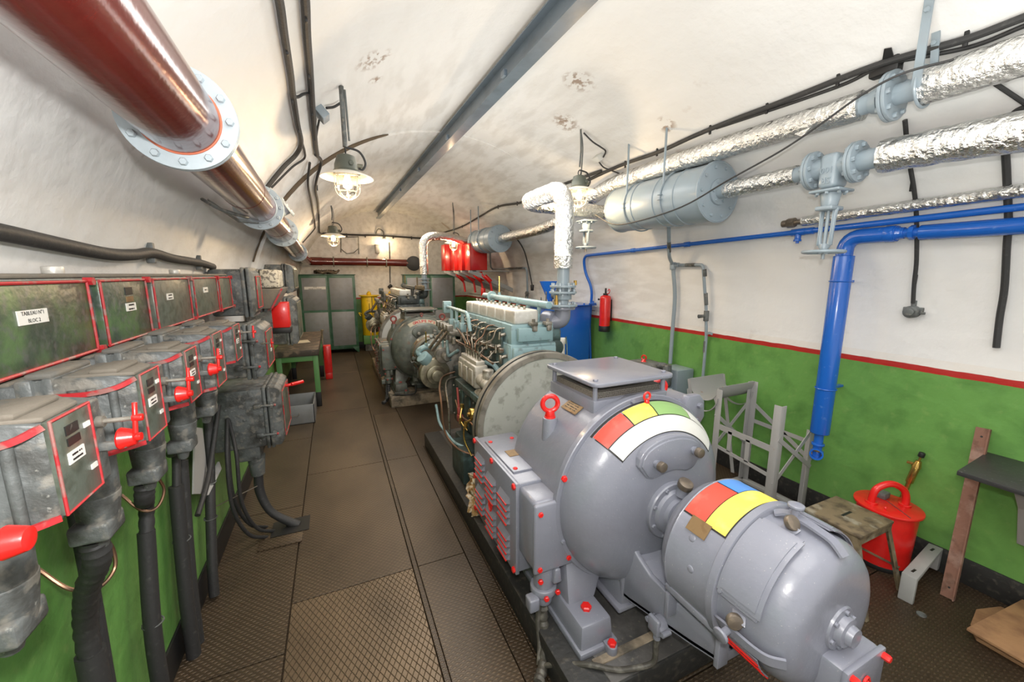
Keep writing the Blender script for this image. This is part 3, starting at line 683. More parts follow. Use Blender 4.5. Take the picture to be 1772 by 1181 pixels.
def make_exciter(mats, label, near=True):
    G, R = mats['g'], mats['r']
    t = thing('exciter', label, 'exciter', (AX, .85, .54))
    b = MB(); ylathe(b, [(1.165, .07), (1.16, .115), (1.145, .15), (1.12, .2), (1.09, .238), (1.06, .26), (1.045, .268), (1.04, .276), (1.036, .278), (1.03, .274), (.84, .274)], 72)
    part('body', b, G, t)
    b = MB(); ylathe(b, [(.842, .28), (.838, .286), (.812, .286), (.808, .28)], 72); rg = part('clamp_ring', b, mats['ring'], t)
    for a in (60, 128, 170):
        c = MB(); p = pol(.27, a, .795); bolt(c, p, pol(1, a, .0)-pol(0, a, .0), .009, .012); part('ring_bolt', c, G, rg)
    CAP = [(.81, .262), (.72, .262), (.66, .26), (.63, .254), (.605, .24), (.588, .222), (.577, .2), (.571, .17), (.568, .12), (.567, .05)]
    b = MB(); ylathe(b, CAP, 72); ylathe(b, [(.569, .075), (.560, .072), (.558, .052), (.540, .048), (.537, .034), (.520, .03), (.518, .01)], 32)
    for k in range(6): cyl(b, pol(.060, k*60+20, .57), pol(.060, k*60+20, .551), .008, n=10)
    part('end_cap', b, G, t, ang=50)
    # ribs either side of the inspection door and the curved door itself
    def capfn(y):
        for (ya, ra), (yb_, rb) in zip(CAP, CAP[1:]):
            if yb_ <= y <= ya: return y, rb+(ra-rb)*(y-yb_)/(ya-yb_), 0, 1
        return y, CAP[0][1], 0, 1
    for a0, a1, lab in ((104, 172, 'door'), (8, 74, 'door')):
        b = MB(); prof_patch(b, capfn, .80, .665, a0, a1, .014, 0, 10, 36); prof_patch(b, capfn, .805, .655, a0+3, a1-3, .019, 0, 10, 36); prof_patch(b, capfn, .795, .67, a0+6, a1-6, .0225, 0, 10, 30)
        dr = part('inspection_door', b, G, t, ang=50)
    for a in (98, 180):
        c = MB(); p = pol(.255, a, .73); q = pol(.285, a, .73); cyl(c, p, q, .014, n=14); prism(c, [pol(.25, a-6, .76), pol(.25, a+6, .76), pol(.283, a, .74)], (0, -.05, 0), .003); lt = part('latch', c, G, t)
        c = MB(); d_ = Vector((math.cos(math.radians(a))*.5, -.8, math.sin(math.radians(a))*.5+.1)); cyl(c, q, q+d_.normalized()*.02, .026, n=24, bev=.004); part('knob', c, M['knob'] if near else G, lt)
    # bent retaining bars
    for a in (88, 192):
        pts = [pol(.272, a+4, .80), pol(.285, a, .77), pol(.285, a-1, .72), pol(.280, a, .66), pol(.270, a, .62), pol(.24, a, .585)]
        rd = Vector((math.cos(math.radians(a)), 0, math.sin(math.radians(a))))
        c = MB(); strip(c, spline(pts, 4), .036, .009, rd); p = pol(.29, a-1, .745); cyl(c, p-rd*.01, p+rd*.03, .013, n=14); cyl(c, p+rd*.028, p+rd*.04, .026, n=22, bev=.003)
        part('retaining_bar', c, G, t, ang=50)
    for k, a in enumerate((150, 172)):
        c = MB(); p = pol(.2735, a, .95-.03*k); rd = p-Vector((AX, p.y, AZ)); dome(c, p, rd, .014, .004); part('screw', c, G, t)
    if near:
        fn = lambda y: (y, .2742, 0, 1)
        b = MB(); prof_patch(b, fn, 1.034, .846, 62, 136, .0012, 0, 2, 40); part('band_outline', b, M['black'], t, ang=60)
        for nm, y0, y1, d0, d1, lb in (('bandred', 1.03, .938, 94, 134.5, 'red colour band'), ('bandblue', 1.03, .938, 64, 92.5, 'blue colour band'), ('yellow', .934, .85, 64, 134.5, 'yellow colour band')):
            b = MB(); prof_patch(b, fn, y0, y1, d0, d1, .0026, 0, 2, 40); part('colour_band', b, M[nm], t, lb, ang=60)
    a = math.radians(140); nn = Vector((math.cos(a), 0, math.sin(a))); tt = Vector((math.sin(a), 0, -math.cos(a))); c0 = Vector((AX, .945, AZ))+nn*.277
    b = MB(); prism(b, [c0-tt*.03-YD*.042, c0+tt*.03-YD*.042, c0+tt*.03+YD*.042, c0-tt*.03+YD*.042], nn*.004); npl = part('nameplate', b, M['plate_brass'], t)
    # louvred lower grille
    for k in range(4):
        a0 = 203+k*7
        c = MB(); fnl = lambda y: (y, .262, 0, 1)
        prof_patch(c, fnl, .79, .66, a0, a0+5, .012, 0, 2, 5)
        c2 = [pol(.276, a0+5.3, .79), pol(.276, a0+5.3, .66)]; tube(c, c2, .003, 6, False, mi=1)
        part('louvre', c, [G, R], t, 'louvre with a red painted lip' if near else None)
    # terminal box
    b = MB(); box(b, (1.34, .508, .58), (1.55, .64, .752), .012); tb = part('terminal_box', b, G, t)
    c = MB(); box(c, (1.335, .493, .575), (1.555, .511, .757), .005); part('cover', c, G, tb)
    for x_, z_ in ((1.355, .592), (1.535, .592), (1.355, .738), (1.535, .738)):
        c = MB(); bolt(c, (x_, .494, z_), (0, -1, 0), .012, .022); part('bolt', c, R, tb)
    emblem((1.44, .491, .66), (1, 0, 0), (0, 0, 1), .045, R, tb)
    return t

# woven guard on the hood
m = bpy.data.materials.new('perforated vent guard'); m.use_nodes = True; nt = m.node_tree; n = nt.nodes
bs = n['Principled BSDF']; tc = n.new('ShaderNodeTexCoord'); vo = n.new('ShaderNodeTexVoronoi'); vo.inputs['Scale'].default_value = 110; vo.inputs['Randomness'].default_value = .15
mr = n.new('ShaderNodeMapRange'); mr.inputs[1].default_value = .3; mr.inputs[2].default_value = .45; mx = n.new('ShaderNodeMix'); mx.data_type = 'RGBA'
mx.inputs['A'].default_value = (.008, .007, .006, 1); mx.inputs['B'].default_value = (.22, .2, .17, 1)
nt.links.new(tc.outputs['Object'], vo.inputs['Vector']); nt.links.new(vo.outputs['Distance'], mr.inputs[0]); nt.links.new(mr.outputs[0], mx.inputs['Factor']); nt.links.new(mx.outputs['Result'], bs.inputs['Base Color'])
M['ventmesh'] = m

def make_engine(mats, label, near=True):
    B, D, R = mats['blk'], M['engdark'], mats['r']
    t = thing('diesel_engine', label, 'engine', (1.45, 3.4, .17))
    # crankcase, block and heads
    b = MB(); box(b, (1.12, 2.66, .36), (1.80, 4.06, .98), .03); box(b, (1.18, 2.7, .17), (1.74, 4.0, .4), .02)
    for y_ in [2.8+.215*k for k in range(6)]: box(b, (1.105, y_, .45), (1.125, y_+.17, .80), .006)
    cc = part('crankcase', b, D, t)
    for k in range(6):
        for z_ in (.47, .78):
            c = MB(); bolt(c, (1.105, 2.885+.215*k, z_), (-1, 0, 0), .01, .01); part('bolt', c, M['steel'], cc)
    b = MB(); box(b, (1.24, 2.78, .95), (1.66, 4.09, 1.40), .02); box(b, (1.255, 2.80, 1.38), (1.64, 4.08, 1.555), .012)
    box(b, (1.30, 2.755, 1.42), (1.60, 2.80, 1.53), .01); box(b, (1.25, 2.74, 1.19), (1.64, 2.79, 1.38), .02)
    for k in range(7): box(b, (1.235, 2.80+.2*k, 1.02), (1.25, 2.83+.2*k, 1.38), .004)
    part('cylinder_block', b, B, t)
    b = MB(); box(b, (1.222, 2.92, 1.0), (1.238, 4.07, 1.52), .004); tube(b, [(1.2, 2.95, 1.50), (1.19, 3.4, 1.46), (1.2, 4.0, 1.50)], .014, 8); part('side_cover', b, D, t)
    b = MB(); box(b, (1.33, 2.728, 1.22), (1.46, 2.742, 1.28), .002); part('nameplate', b, M['plate_brass'], t)
    for k in range(6):
        y_ = 2.81+.2115*k; b = MB(); box(b, (1.285, y_, 1.553), (1.505, y_+.192, 1.668), .02, seg=3)
        vc = part('rocker_cover', b, mats['alu'], t, ang=50)
        for q in (.05, .15):
            c = MB(); cyl(c, (1.40, y_+q, 1.665), (1.40, y_+q, 1.685), .010, n=10); bolt(c, (1.40, y_+q, 1.684), (0, 0, 1), .014, .012); part('nut', c, M['steel'], vc)
    for x_ in (1.43, 1.56):
        b = MB(); box(b, (x_-.03, 2.73, 1.545), (x_+.03, 2.80, 1.575), .008); cyl(b, (x_, 2.755, 1.565), (x_, 2.755, 1.60), .014, n=10); box(b, (x_-.012, 2.735, 1.50), (x_+.03, 2.775, 1.55), .008); part('head_clamp', b, M['alud'], t)
    # water manifold along the top
    b = MB(); cyl(b, (1.56, 2.74, 1.705), (1.56, 4.22, 1.715), .031, n=24, bev=.006); cyl(b, (1.56, 3.98, 1.715), (1.56, 4.0, 1.715), .056, n=24, bev=.003)
    for k in range(6): cyl(b, (1.56, 2.9+.21*k, 1.69), (1.54, 2.9+.21*k, 1.56), .018, n=12)
    wm = part('water_manifold', b, B, t)
    c = MB(); cyl(c, (1.56, 3.78, 1.74), (1.56, 3.78, 1.77), .018, .012, 12, mi=0); cyl(c, (1.56, 3.78, 1.77), (1.56, 3.78, 1.93), .008, n=8, mi=1); part('thermometer', c, [B, M['brass']], wm)
    # exhaust elbow and intake on the right
    b = MB(); box(b, (1.64, 2.86, 1.36), (1.76, 4.02, 1.50), .03)
    for k in range(6): box(b, (1.60, 2.9+.2*k, 1.38), (1.68, 2.98+.2*k, 1.48), .008)
    part('exhaust_manifold', b, D, t)
    b = MB(); cyl(b, (1.66, 2.98, 1.55), (1.70, 2.88, 1.55), .09, n=32, bev=.004); tube(b, bend([(1.69, 2.92, 1.55), (1.765, 2.87, 1.56), (1.765, 2.87, 1.67)], .06), .068, 24, False)
    cyl(b, (1.765, 2.87, 1.655), (1.765, 2.87, 1.68), .105, n=32, bev=.004)
    part('exhaust_elbow', b, mats['elbow'], t, ang=50)
    b = MB(); cyl(b, (1.70, 2.84, 1.33), (1.70, 3.05, 1.33), .07, n=24, bev=.01); cyl(b, (1.70, 2.80, 1.2), (1.70, 3.0, 1.2), .05, n=20, bev=.01); tube(b, [(1.70, 2.84, 1.28), (1.76, 2.79, 1.22), (1.8, 2.84, 1.32), (1.8, 2.86, 1.42)], .006, 6); part('oil_filter', b, D, t)
    # left front water pump casting
    b = MB(); cyl(b, (1.16, 2.84, 1.08), (1.30, 2.84, 1.08), .075, n=24, bev=.01); cyl(b, (1.12, 2.84, 1.08), (1.17, 2.84, 1.08), .04, n=18, bev=.006)
    for k in range(6): a = k*PI/3; cyl(b, (1.155, 2.84+.058*math.cos(a), 1.08+.058*math.sin(a)), (1.14, 2.84+.058*math.cos(a), 1.08+.058*math.sin(a)), .01, n=8)
    tube(b, [(1.2, 2.9, 1.15), (1.18, 3.0, 1.2), (1.15, 3.1, 1.2), (1.13, 3.2, 1.16)], .022, 10); part('water_pump', b, B, t)
    # fuel injection pump on its shelf
    b = MB(); box(b, (1.0, 2.96, 1.02), (1.12, 3.42, 1.21), .016); box(b, (1.02, 2.98, 1.2), (1.10, 3.40, 1.245), .01)
    cyl(b, (1.06, 2.96, 1.1), (1.06, 2.80, 1.08), .055, .045, 20, bev=.01); cyl(b, (1.08, 2.86, 1.05), (1.08, 2.86, 1.2), .045, n=20, bev=.008)
    for k in range(3): box(b, (.99, 3.0+.15*k, 1.04), (1.004, 3.09+.15*k, 1.17), .004)
    cyl(b, (1.06, 3.0, .96), (1.06, 2.84, .98), .06, n=20, bev=.01)
    ip = part('injection_pump', b, M['pumpalu'], t, ang=45)
    for k in range(6):
        c = MB(); y_ = 3.01+.07*k; cyl(c, (1.06, y_, 1.24), (1.06, y_, 1.275), .012, n=10); cyl(c, (1.06, y_, 1.27), (1.06, y_, 1.30), .009, n=6); part('delivery_valve', c, M['steel'], ip)
    b = MB(); box(b, (.98, 2.78, .93), (1.13, 3.48, .985), .008); part('pump_shelf', b, D, t)
    rnd = random.Random(3)
    for k in range(6):      # high pressure lines
        y_ = 3.01+.07*k; yt = 2.90+.2115*k
        c = MB(); tube(c, [(1.06, y_, 1.30), (1.05, y_, 1.35), (1.07, y_+(yt-y_)*.4, 1.40+rnd.uniform(-.02, .02)), (1.13, yt, 1.43+rnd.uniform(-.02, .02)), (1.17, yt, 1.51), (1.24, yt, 1.52)], .0058, 7); part('fuel_line', c, M['copper'] if k % 2 else M['steel'], t)
        c = MB(); cyl(c, (1.25, yt, 1.47), (1.205, yt, 1.46), .014, n=12, bev=.003); cyl(c, (1.20, yt, 1.49), (1.195, yt, 1.43), .010, n=6); cyl(c, (1.25, yt+.05, 1.37), (1.19, yt+.05, 1.36), .018, n=14, bev=.004); cyl(c, (1.185, yt+.05, 1.38), (1.185, yt+.05, 1.31), .012, n=8); cyl(c, (1.25, yt-.05, 1.3), (1.19, yt-.05, 1.29), .016, n=12, bev=.003); cyl(c, (1.185, yt-.05, 1.31), (1.185, yt-.05, 1.24), .014, n=10, bev=.003); box(c, (1.19, yt-.02, 1.32), (1.23, yt+.02, 1.36), .005)
        tube(c, [(1.15, yt+.05, 1.31), (1.11, yt+.03, 1.27), (1.13, yt-.02, 1.25), (1.2, yt-.05, 1.26)], .005, 6)
        tube(c, [(1.16, yt+.02, 1.5), (1.12, yt+.06, 1.47), (1.13, yt+.09, 1.38), (1.17, yt+.05, 1.36)], .005, 6)
        part('injector', c, M['steel'] if near else M['alud'], t)
    b = MB(); tube(b, [(1.13, 2.88, 1.24), (1.12, 3.3, 1.27), (1.12, 4.05, 1.27)], .010, 8); tube(b, [(1.2, 2.84, 1.35), (1.19, 3.4, 1.33), (1.2, 4.0, 1.36)], .007, 8); part('fuel_rail', b, M['copper'], t)
    # branching light blue pipe at the far end
    b = MB(); tube(b, bend([(1.12, 4.22, 1.60), (1.12, 4.0, 1.60), (1.1, 3.42, 1.60), (1.1, 3.36, 1.44)], .07), .018, 12, False)
    for y_ in (4.0, 3.82, 3.62): cyl(b, (1.11, y_, 1.60), (1.11, y_, 1.48), .016, n=10); box(b, (1.08, y_-.03, 1.40), (1.14, y_+.03, 1.49), .008)
    box(b, (1.08, 4.2, 1.53), (1.17, 4.27, 1.66), .01); tube(b, bend([(1.02, 4.05, 1.42), (1.02, 4.05, 1.05), (1.09, 4.0, 1.05)], .03), .012, 8, False); tube(b, bend([(1.02, 3.9, 1.4), (1.02, 3.85, 1.12), (1.1, 3.75, 1.2)], .03), .016, 8, False)
    part('start_air_pipe', b, B, t)
    b = MB()
    for k in range(4): y_ = 4.05-.13*k; cyl(b, (.98, y_, 1.40), (1.1, y_, 1.38), .03, n=14, bev=.005); box(b, (.96, y_-.035, 1.41), (1.02, y_+.035, 1.47), .006); cyl(b, (1.02, y_-.04, 1.35), (1.02, y_-.04, 1.29), .02, n=12, bev=.004)
    part('start_valve_block', b, M['alud'], t)
    for k in range(2):
        b = MB(); cyl(b, (1.0, 3.86-.16*k, 1.42), (.86, 3.98-.14*k, 1.2), .012, .017, 10); part('lever', b, M['steel'], t)
    # end plate with pulleys at the far end
    b = MB(); prism(b, [(.97, 4.1, 1.12), (1.0, 4.1, 1.22), (1.15, 4.1, 1.25), (1.5, 4.1, 1.2), (1.75, 4.1, 1.1), (1.78, 4.1, .4), (1.1, 4.1, .4), (1.0, 4.1, .86), (.93, 4.1, .98)], (0, .05, 0), .006)
    part('timing_plate', b, M['alud'], t)
    b = MB(); cyl(b, (.93, 4.05, .90), (.93, 4.16, .90), .16, n=40, bev=.004); cyl(b, (.93, 4.0, .90), (.93, 4.05, .90), .10, n=32, bev=.006); cyl(b, (.93, 3.94, .90), (.93, 4.0, .90), .06, n=24, bev=.006); part('pulley', b, M['discp'], t)
    b = MB(); cyl(b, (1.02, 4.02, 1.10), (1.02, 4.12, 1.10), .085, n=32, bev=.006); cyl(b, (1.02, 3.88, 1.10), (1.02, 4.04, 1.10), .035, n=20, bev=.006); part('drive_flange', b, M['alud'], t)
    b = MB(); tube(b, bend([(1.0, 4.16, 1.17), (.84, 4.14, 1.19), (.76, 4.16, 1.13), (.83, 4.14, 1.08)], .06), .03, 14, False); cyl(b, (.80, 4.08, 1.10), (.86, 4.10, 1.04), .07, n=24, bev=.006); cyl(b, (.86, 4.13, 1.2), (.86, 4.13, 1.23), .018, n=10); part('cooling_pipe', b, B, t)
    c = MB(); cyl(c, (.86, 4.13, 1.22), (.86, 4.13, 1.35), .007, n=8); part('thermometer', c, M['brass'], t)
    # fuel filters and small bore pipework low on the left
    b = MB()
    for y_, x_, z_ in ((2.80, 1.03, .76), (2.94, 1.0, .82)): cyl(b, (x_+.07, y_, z_), (x_-.055, y_, z_), .05, n=24, bev=.01); cyl(b, (x_-.05, y_, z_), (x_-.075, y_, z_), .018, n=12)
    part('fuel_filter', b, M['brass'], t)
    b = MB()
    for pts in ([(.98, 2.8, .72), (.97, 2.78, .62), (.95, 2.8, .52), (1.0, 2.86, .45)], [(1.0, 2.94, .78), (.93, 3.0, .72), (.92, 3.02, .58), (.96, 2.95, .45)], [(.93, 3.1, .84), (.9, 3.05, .74), (.94, 3.0, .66)]):
        tube(b, pts, .008, 8); cyl(b, Vector(pts[1])+Vector((0, 0, .02)), Vector(pts[1])-Vector((0, 0, .03)), .016, n=6); cyl(b, Vector(pts[0])+Vector((0, 0, .02)), Vector(pts[0])-Vector((0, 0, .02)), .018, n=6)
    part('brass_fitting', b, M['brass'], t)
    for k, pts in enumerate(([(1.1, 3.9, .94), (.95, 3.8, .93), (.84, 3.5, .92), (.80, 3.3, .84), (.80, 3.2, .6), (.86, 3.05, .50), (.98, 2.95, .45)], [(1.1, 3.85, .9), (.98, 3.75, .9), (.9, 3.5, .88), (.88, 3.35, .75), (.87, 3.3, .5)], [(.96, 3.4, .8), (.95, 3.2, .72), (.99, 3.0, .7), (1.02, 2.95, .6)])):
        b = MB(); tube(b, pts, .009, 8); part('lubricating_pipe', b, M['copper'] if k != 1 else M['steel'], t)
    b = MB(); cyl(b, (.95, 3.3, .95), (.95, 3.25, .72), .010, n=10); cyl(b, (.95, 3.25, .78), (.95, 3.24, .70), .022, n=12, bev=.004); box(b, (.925, 3.2, .66), (.975, 3.26, .72), .008); part('hand_primer', b, M['rustred'], t)
    b = MB(); box(b, (.90, 3.0, .17), (1.1, 3.35, .46), .01); box(b, (1.0, 2.7, .3), (1.12, 3.6, .42), .02); part('sump_bracket', b, D, t)
    b = MB(); tube(b, bend([(.80, 3.5, .75), (.80, 3.4, .60), (.88, 3.2, .48), (.95, 3.15, .45)], .05), .012, 8, False); part('drain_pipe', b, B, t)
    # flywheel in its rim cover
    b = MB(); pf = [(2.66, 0), (2.655, .545), (2.645, .55), (2.60, .55), (2.598, .542), (2.577, .542), (2.575, .55), (2.535, .55), (2.53, .545), (2.53, .508), (2.543, .498), (2.543, .0)]
    fm = [0, 0, 0, 1, 1, 1, 0, 0, 0, 2, 2]
    for q, m_ in enumerate(fm): lathe(b, pf[q:q+2], (AX, 0, AZ), YD, 96, m_, ax=XF, cap=False)
    part('flywheel', b, [M['discrim'], M['black'], mats['disc']], t)
    return t
M['discp'] = mat('greasy pulley metal', (.3, .28, .2), .35, .6, None, [((.12, .1, .07), 12, .45, .65, .8)])
M['pumpalu'] = mat('stained pump casting', (.46, .43, .37), .4, .3, (50, .4, .004), [((.12, .1, .07), 16, .52, .66, .8), ((.6, .58, .52), 30, .55, .7, .4)])
M['rustred'] = mat('red oxide paint', (.3, .05, .04), .5)
M['grimy_block'] = mat('black oily engine enamel', (.05, .06, .06), .4, .1, (30, .4, .006), [((.2, .22, .2), 14, .55, .68, .6)])
M['darkred'] = mat('faded red paint', (.25, .06, .05), .5)
M['oldring'] = mat('rusty clamp ring', (.16, .09, .05), .5, .3, None, [((.3, .2, .1), 20, .5, .65, .7)])

near_m = dict(g=M['grey'], r=M['red'], k=M['knob'], cable=mat('dusty black cable', (.06, .055, .045), .6, 0, (50, .5, .004), [((.2, .19, .16), 20, .5, .66, .7)]), ring=M['grey'], blk=M['lightblue'], alu=M['alu'], elbow=M['grey'], disc=M['disc'])
far_m = dict(g=M['grey_dirty'], r=M['darkred'], k=M['alud'], cable=M['rubber'], ring=M['oldring'], blk=M['grimy_block'], alu=M['alu'], elbow=M['grimy_block'], disc=M['bandwhite'])
make_generator(near_m, 'grey painted generator with red, yellow, green and white bands, nearest the camera', True)
make_exciter(near_m, 'grey exciter drum with red, blue and yellow bands, in front of the near generator', True)
make_engine(near_m, 'light blue six cylinder diesel engine behind the grey generator', True)
def plinth(lo, hi, label, top):
    b = MB(); box(b, lo, hi, .012, 0); box(b, (lo[0]+.17, lo[1]+.01, hi[2]-.01), (hi[0]-.03, hi[1]-.03, hi[2]+.005), .003, 1)
    box(b, (lo[0]+.15, lo[1]+.10, hi[2]-.004), (hi[0]-.2, lo[1]+.14, hi[2]+.012), .003, 2)
    return solo('machine_plinth', b, top, label, 'plinth')
plinth((.83, 1.13, 0), (2.02, 4.28, .165), 'black and grey painted plinth carrying the near grey generator and blue engine', [M['blackconc'], M['greyconc'], M['conc']])
OFF = Vector((-.2, 4.6, 0))
make_generator(far_m, 'dirty grey green generator lettered GROUPE N°2 at the far end of the aisle', False)
make_exciter(far_m, 'dirty exciter drum with a rusty ring on the far green generator', False)
make_engine(far_m, 'dark oily diesel engine behind the far generator, beside the yellow tanks', False)
OFF = Vector((0, 0, 0))
plinth((.66, 5.78, 0), (1.82, 8.85, .165), 'stained concrete plinth under the far generator', [M['conc'], M['conc'], M['conc']])
# oily rag hanging beside the near engine
b = MB(); rr = random.Random(5); vs = []; nx, nz = 7, 9
for j in range(nz+1):
    for i in range(nx+1):
        w_ = .5+.5*math.sin(j/nz*PI*.9+.25); vs.append((.86+.03*math.sin(i*1.9+j)+.02*rr.random()-.02*j/nz, 2.60+(i/nx-.5)*.24*w_+.03*rr.random(), .44-.30*j/nz+.025*math.sin(i*2.2)*(j/nz)+.015*rr.random()))
k = nx+1; n0 = len(vs); vs += [(x+.006, y, z) for x, y, z in vs]
fs = [(j*k+i, j*k+i+1, j*k+k+i+1, j*k+k+i) for j in range(nz) for i in range(nx)]; fs += [tuple(n0+q for q in reversed(f)) for f in fs[:]]
for i in range(nx): fs += [(i, i+n0, i+1+n0, i+1), (nz*k+i, nz*k+i+1, nz*k+i+1+n0, nz*k+i+n0)]
for j in range(nz): fs += [(j*k, j*k+k, j*k+k+n0, j*k+n0), (j*k+nx, j*k+nx+n0, j*k+k+nx+n0, j*k+k+nx)]
b.add(vs, fs); solo('oily_rag', b, M['rag'], 'torn brown and white oily rag draped beside the flywheel on the black plinth', 'rag', ang=80)

# ================================================================== LEFT WALL: trunking and switchgear
t = thing('busbar_trunking', 'long green trunking with red edged covers along the left wall at eye height', 'trunking', (-.73, 1.8, 1.72))
b = MB(); box(b, (-.775, .2, 1.745), (-.645, 3.22, 1.945), .02); tb = part('trough', b, M['iron'], t)
for k, (y0, y1) in enumerate(((.40, 1.50), (1.56, 1.88), (1.94, 2.36), (2.42, 2.86), (2.90, 3.20))):
    b = MB(); box(b, (-.655, y0, 1.735), (-.628, y1, 1.935), .004, 0)
    cp = part('cover_panel', b, M['panel'] if k in (0, 1) else M['panelgrey'], t)
    c = MB()
    for z_ in (1.738, 1.931): tube(c, [(-.626, y0, z_), (-.626, y1, z_)], .0042, 6, False)
    for y_ in (y0+.004, y1-.004): tube(c, [(-.626, y_, 1.738), (-.626, y_, 1.931)], .0038, 6, False)
    part('red_edging', c, M['redline'], cp)
    for z_ in (1.738, 1.931):
        c = MB()
        cyl(c, (-.635, y1+.008, z_), (-.615, y1+.008, z_), .012, n=6); part('cover_screw', c, M['redline'], cp)
b = MB(); box(b, (-.765, .2, 1.94), (-.645, 3.22, 1.952), .005); part('dusty_lid', b, M['dusttop'], t)
for y_ in (1.52, 2.45):
    b = MB(); cyl(b, (-.70, y_, 1.95), (-.70, y_, 1.972), .022, n=20, bev=.003); part('vent_cap', b, M['alu'], t)
def labelplate(c, w_, h_, lines, parent, right=(0, 1, 0), nn=(1, 0, 0), size=.008, m_=None, name='label_plate'):
    c = Vector(c); right = Vector(right); nn = Vector(nn); up = nn.cross(right)
    b = MB(); prism(b, [c-right*w_/2-up*h_/2, c+right*w_/2-up*h_/2, c+right*w_/2+up*h_/2, c-right*w_/2+up*h_/2], nn*.002)
    p = part(name, b, m_ or M['label'], parent)
    if lines:
        q = MB(); k = len(lines)
        for i, s in enumerate(lines):
            o_ = c+nn*.0021+up*((k-1)/2-i)*size*1.35
            if s == '~': worn_line(q, o_, right, up, w_*.62, size*.62, i+int(w_*900))
            else: text(q, s, o_, right, up, size, .0004)
        part('lettering', q, M['plate_dark'], p)
    return p
labelplate((-.628, 1.26, 1.855), .10, .032, ['TABLEAU N°1', 'BLOC 2'], t, size=.0125)
labelplate((-.628, 1.74, 1.842), .07, .026, ['~', '~'], t, size=.010)
labelplate((-.628, 2.10, 1.858), .07, .026, ['~', '~'], t, size=.009)
labelplate((-.628, 2.62, 1.868), .08, .028, ['~'], t, size=.013)
labelplate((-.628, 1.74, 1.895), .05, .025, None, t, m_=M['plate_dark']); labelplate((-.628, 1.74, 1.868), .05, .018, None, t, m_=M['plate_brass'])

